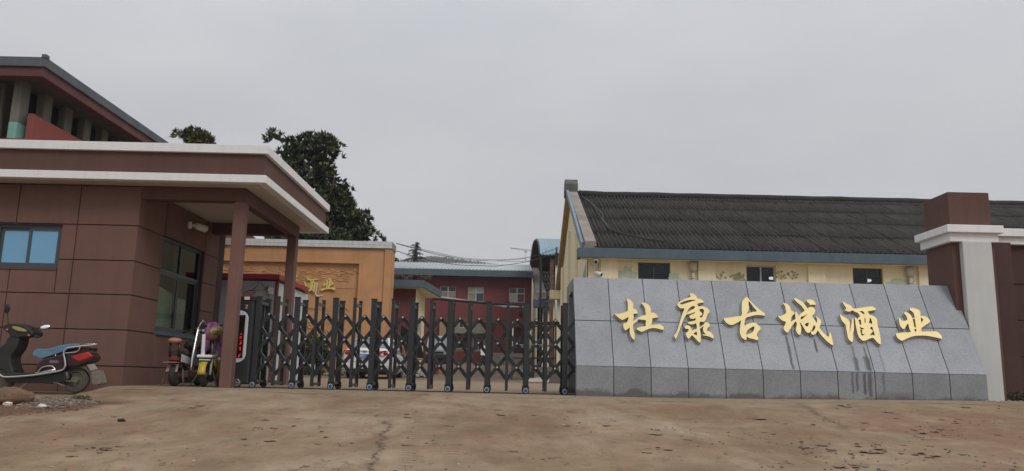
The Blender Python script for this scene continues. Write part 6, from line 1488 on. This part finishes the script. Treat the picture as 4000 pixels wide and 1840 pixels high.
# tower crane far off
KY = 190
kr = empty('tower_crane', (at(2120, 1100, KY).x, KY, 2), 'pale far off tower crane with its jib above the red hall', 'crane')
M['craneg'] = mat('crane_grey', (.40, .40, .40), .7, var=.05)
A, B = at(1994, 968, KY), at(2150, 984, KY); nb = 16
for i, dz in enumerate((0, .6)):
    MB().tube([A + Vector((0, 0, -dz * .2)), B + Vector((0, 0, -dz))], .06, 5).build('jib_rail', M['craneg'], kr)
jb = MB()
for k in range(nb):
    t0, t1 = k / nb, (k + 1) / nb; p0 = A + (B - A) * t0; p1 = A + (B - A) * t1
    jb.tube([p0, p1 + Vector((0, 0, -.1 - .5 * t1))], .035, 4)
jb.build('jib_brace', M['craneg'], kr)['kind'] = 'stuff'
q = A + (B - A) * .38; MB().tube([q, q + Vector((0, 0, -2.3))], .03, 4).build('hoist_rope', M['craneg'], kr); MB().blob(q + Vector((0, 0, -2.5)), (.18, .18, .22), 8, 6).build('hook_block', M['craneg'], kr); MB().box(q.x - .3, q.x + .3, KY - .25, KY + .25, q.z - .75, q.z - .42).build('trolley', M['craneg'], kr)
MB().box(B.x - .4, B.x + .4, KY - .4, KY + .4, 2, B.z + 1.4).build('mast', M['craneg'], kr)
# service wires from the relief wall to the pole
def wire(pts, r, label):
    q = [tuple(at(px, py, Y)) for px, py, Y in pts]; c_ = ccurve(q, 6, False)
    tag(MB().tube(c_, r, 5).build('service_wire', M['black']), label, 'wire', 'wires over the yard')
wire([(1548, 950, 34.5), (1600, 963, 36), (1700, 985, 39), (1800, 1006, 41), (1900, 1014, 43), (2000, 1012, 45), (2070, 1003, 46), (2172, 970, 46.3)], .011, 'uppermost of the thin black wires sagging from the ochre wall to the pole')
wire([(1548, 951, 34.5), (1600, 966, 36), (1700, 990, 39), (1800, 1010, 41), (1880, 1018, 43), (1960, 1018, 45), (2070, 1006, 46), (2172, 974, 46.3)], .011, 'second thin black wire, just under the uppermost between wall and pole')
wire([(1548, 950, 34.5), (1620, 970, 36), (1700, 994, 39), (1780, 1007, 41), (1860, 1016, 43), (1960, 1020, 45), (2070, 1018, 46), (2172, 985, 46.3)], .011, 'third thin black wire, dipping lowest of the thin ones at mid span')
wire([(1549, 980, 34.5), (1630, 1006, 36.5), (1720, 1025, 39), (1800, 1035, 41), (1880, 1038, 43), (1950, 1038, 45), (2070, 1020, 46), (2172, 990, 46.3)], 0.017, 'lower thick black wire sagging from the ochre wall end pier')
# ------------------------------------------------------------------ damp summer air between the camera and the hills
hz = MB().box(-420, 420, -420, 930, -3.0, 135)
hm = bpy.data.materials.new('haze_air'); hm.use_nodes = True; hm.node_tree.nodes.clear()
ho = hm.node_tree.nodes.new('ShaderNodeOutputMaterial'); pv = hm.node_tree.nodes.new('ShaderNodeVolumePrincipled')
pv.inputs['Color'].default_value = (.9, .92, .95, 1); pv.inputs['Density'].default_value = 0.00055; pv.inputs['Anisotropy'].default_value = 0.2
hm.node_tree.links.new(pv.outputs[0], ho.inputs['Volume'])
tag(hz.build('haze', hm), kind='stuff')
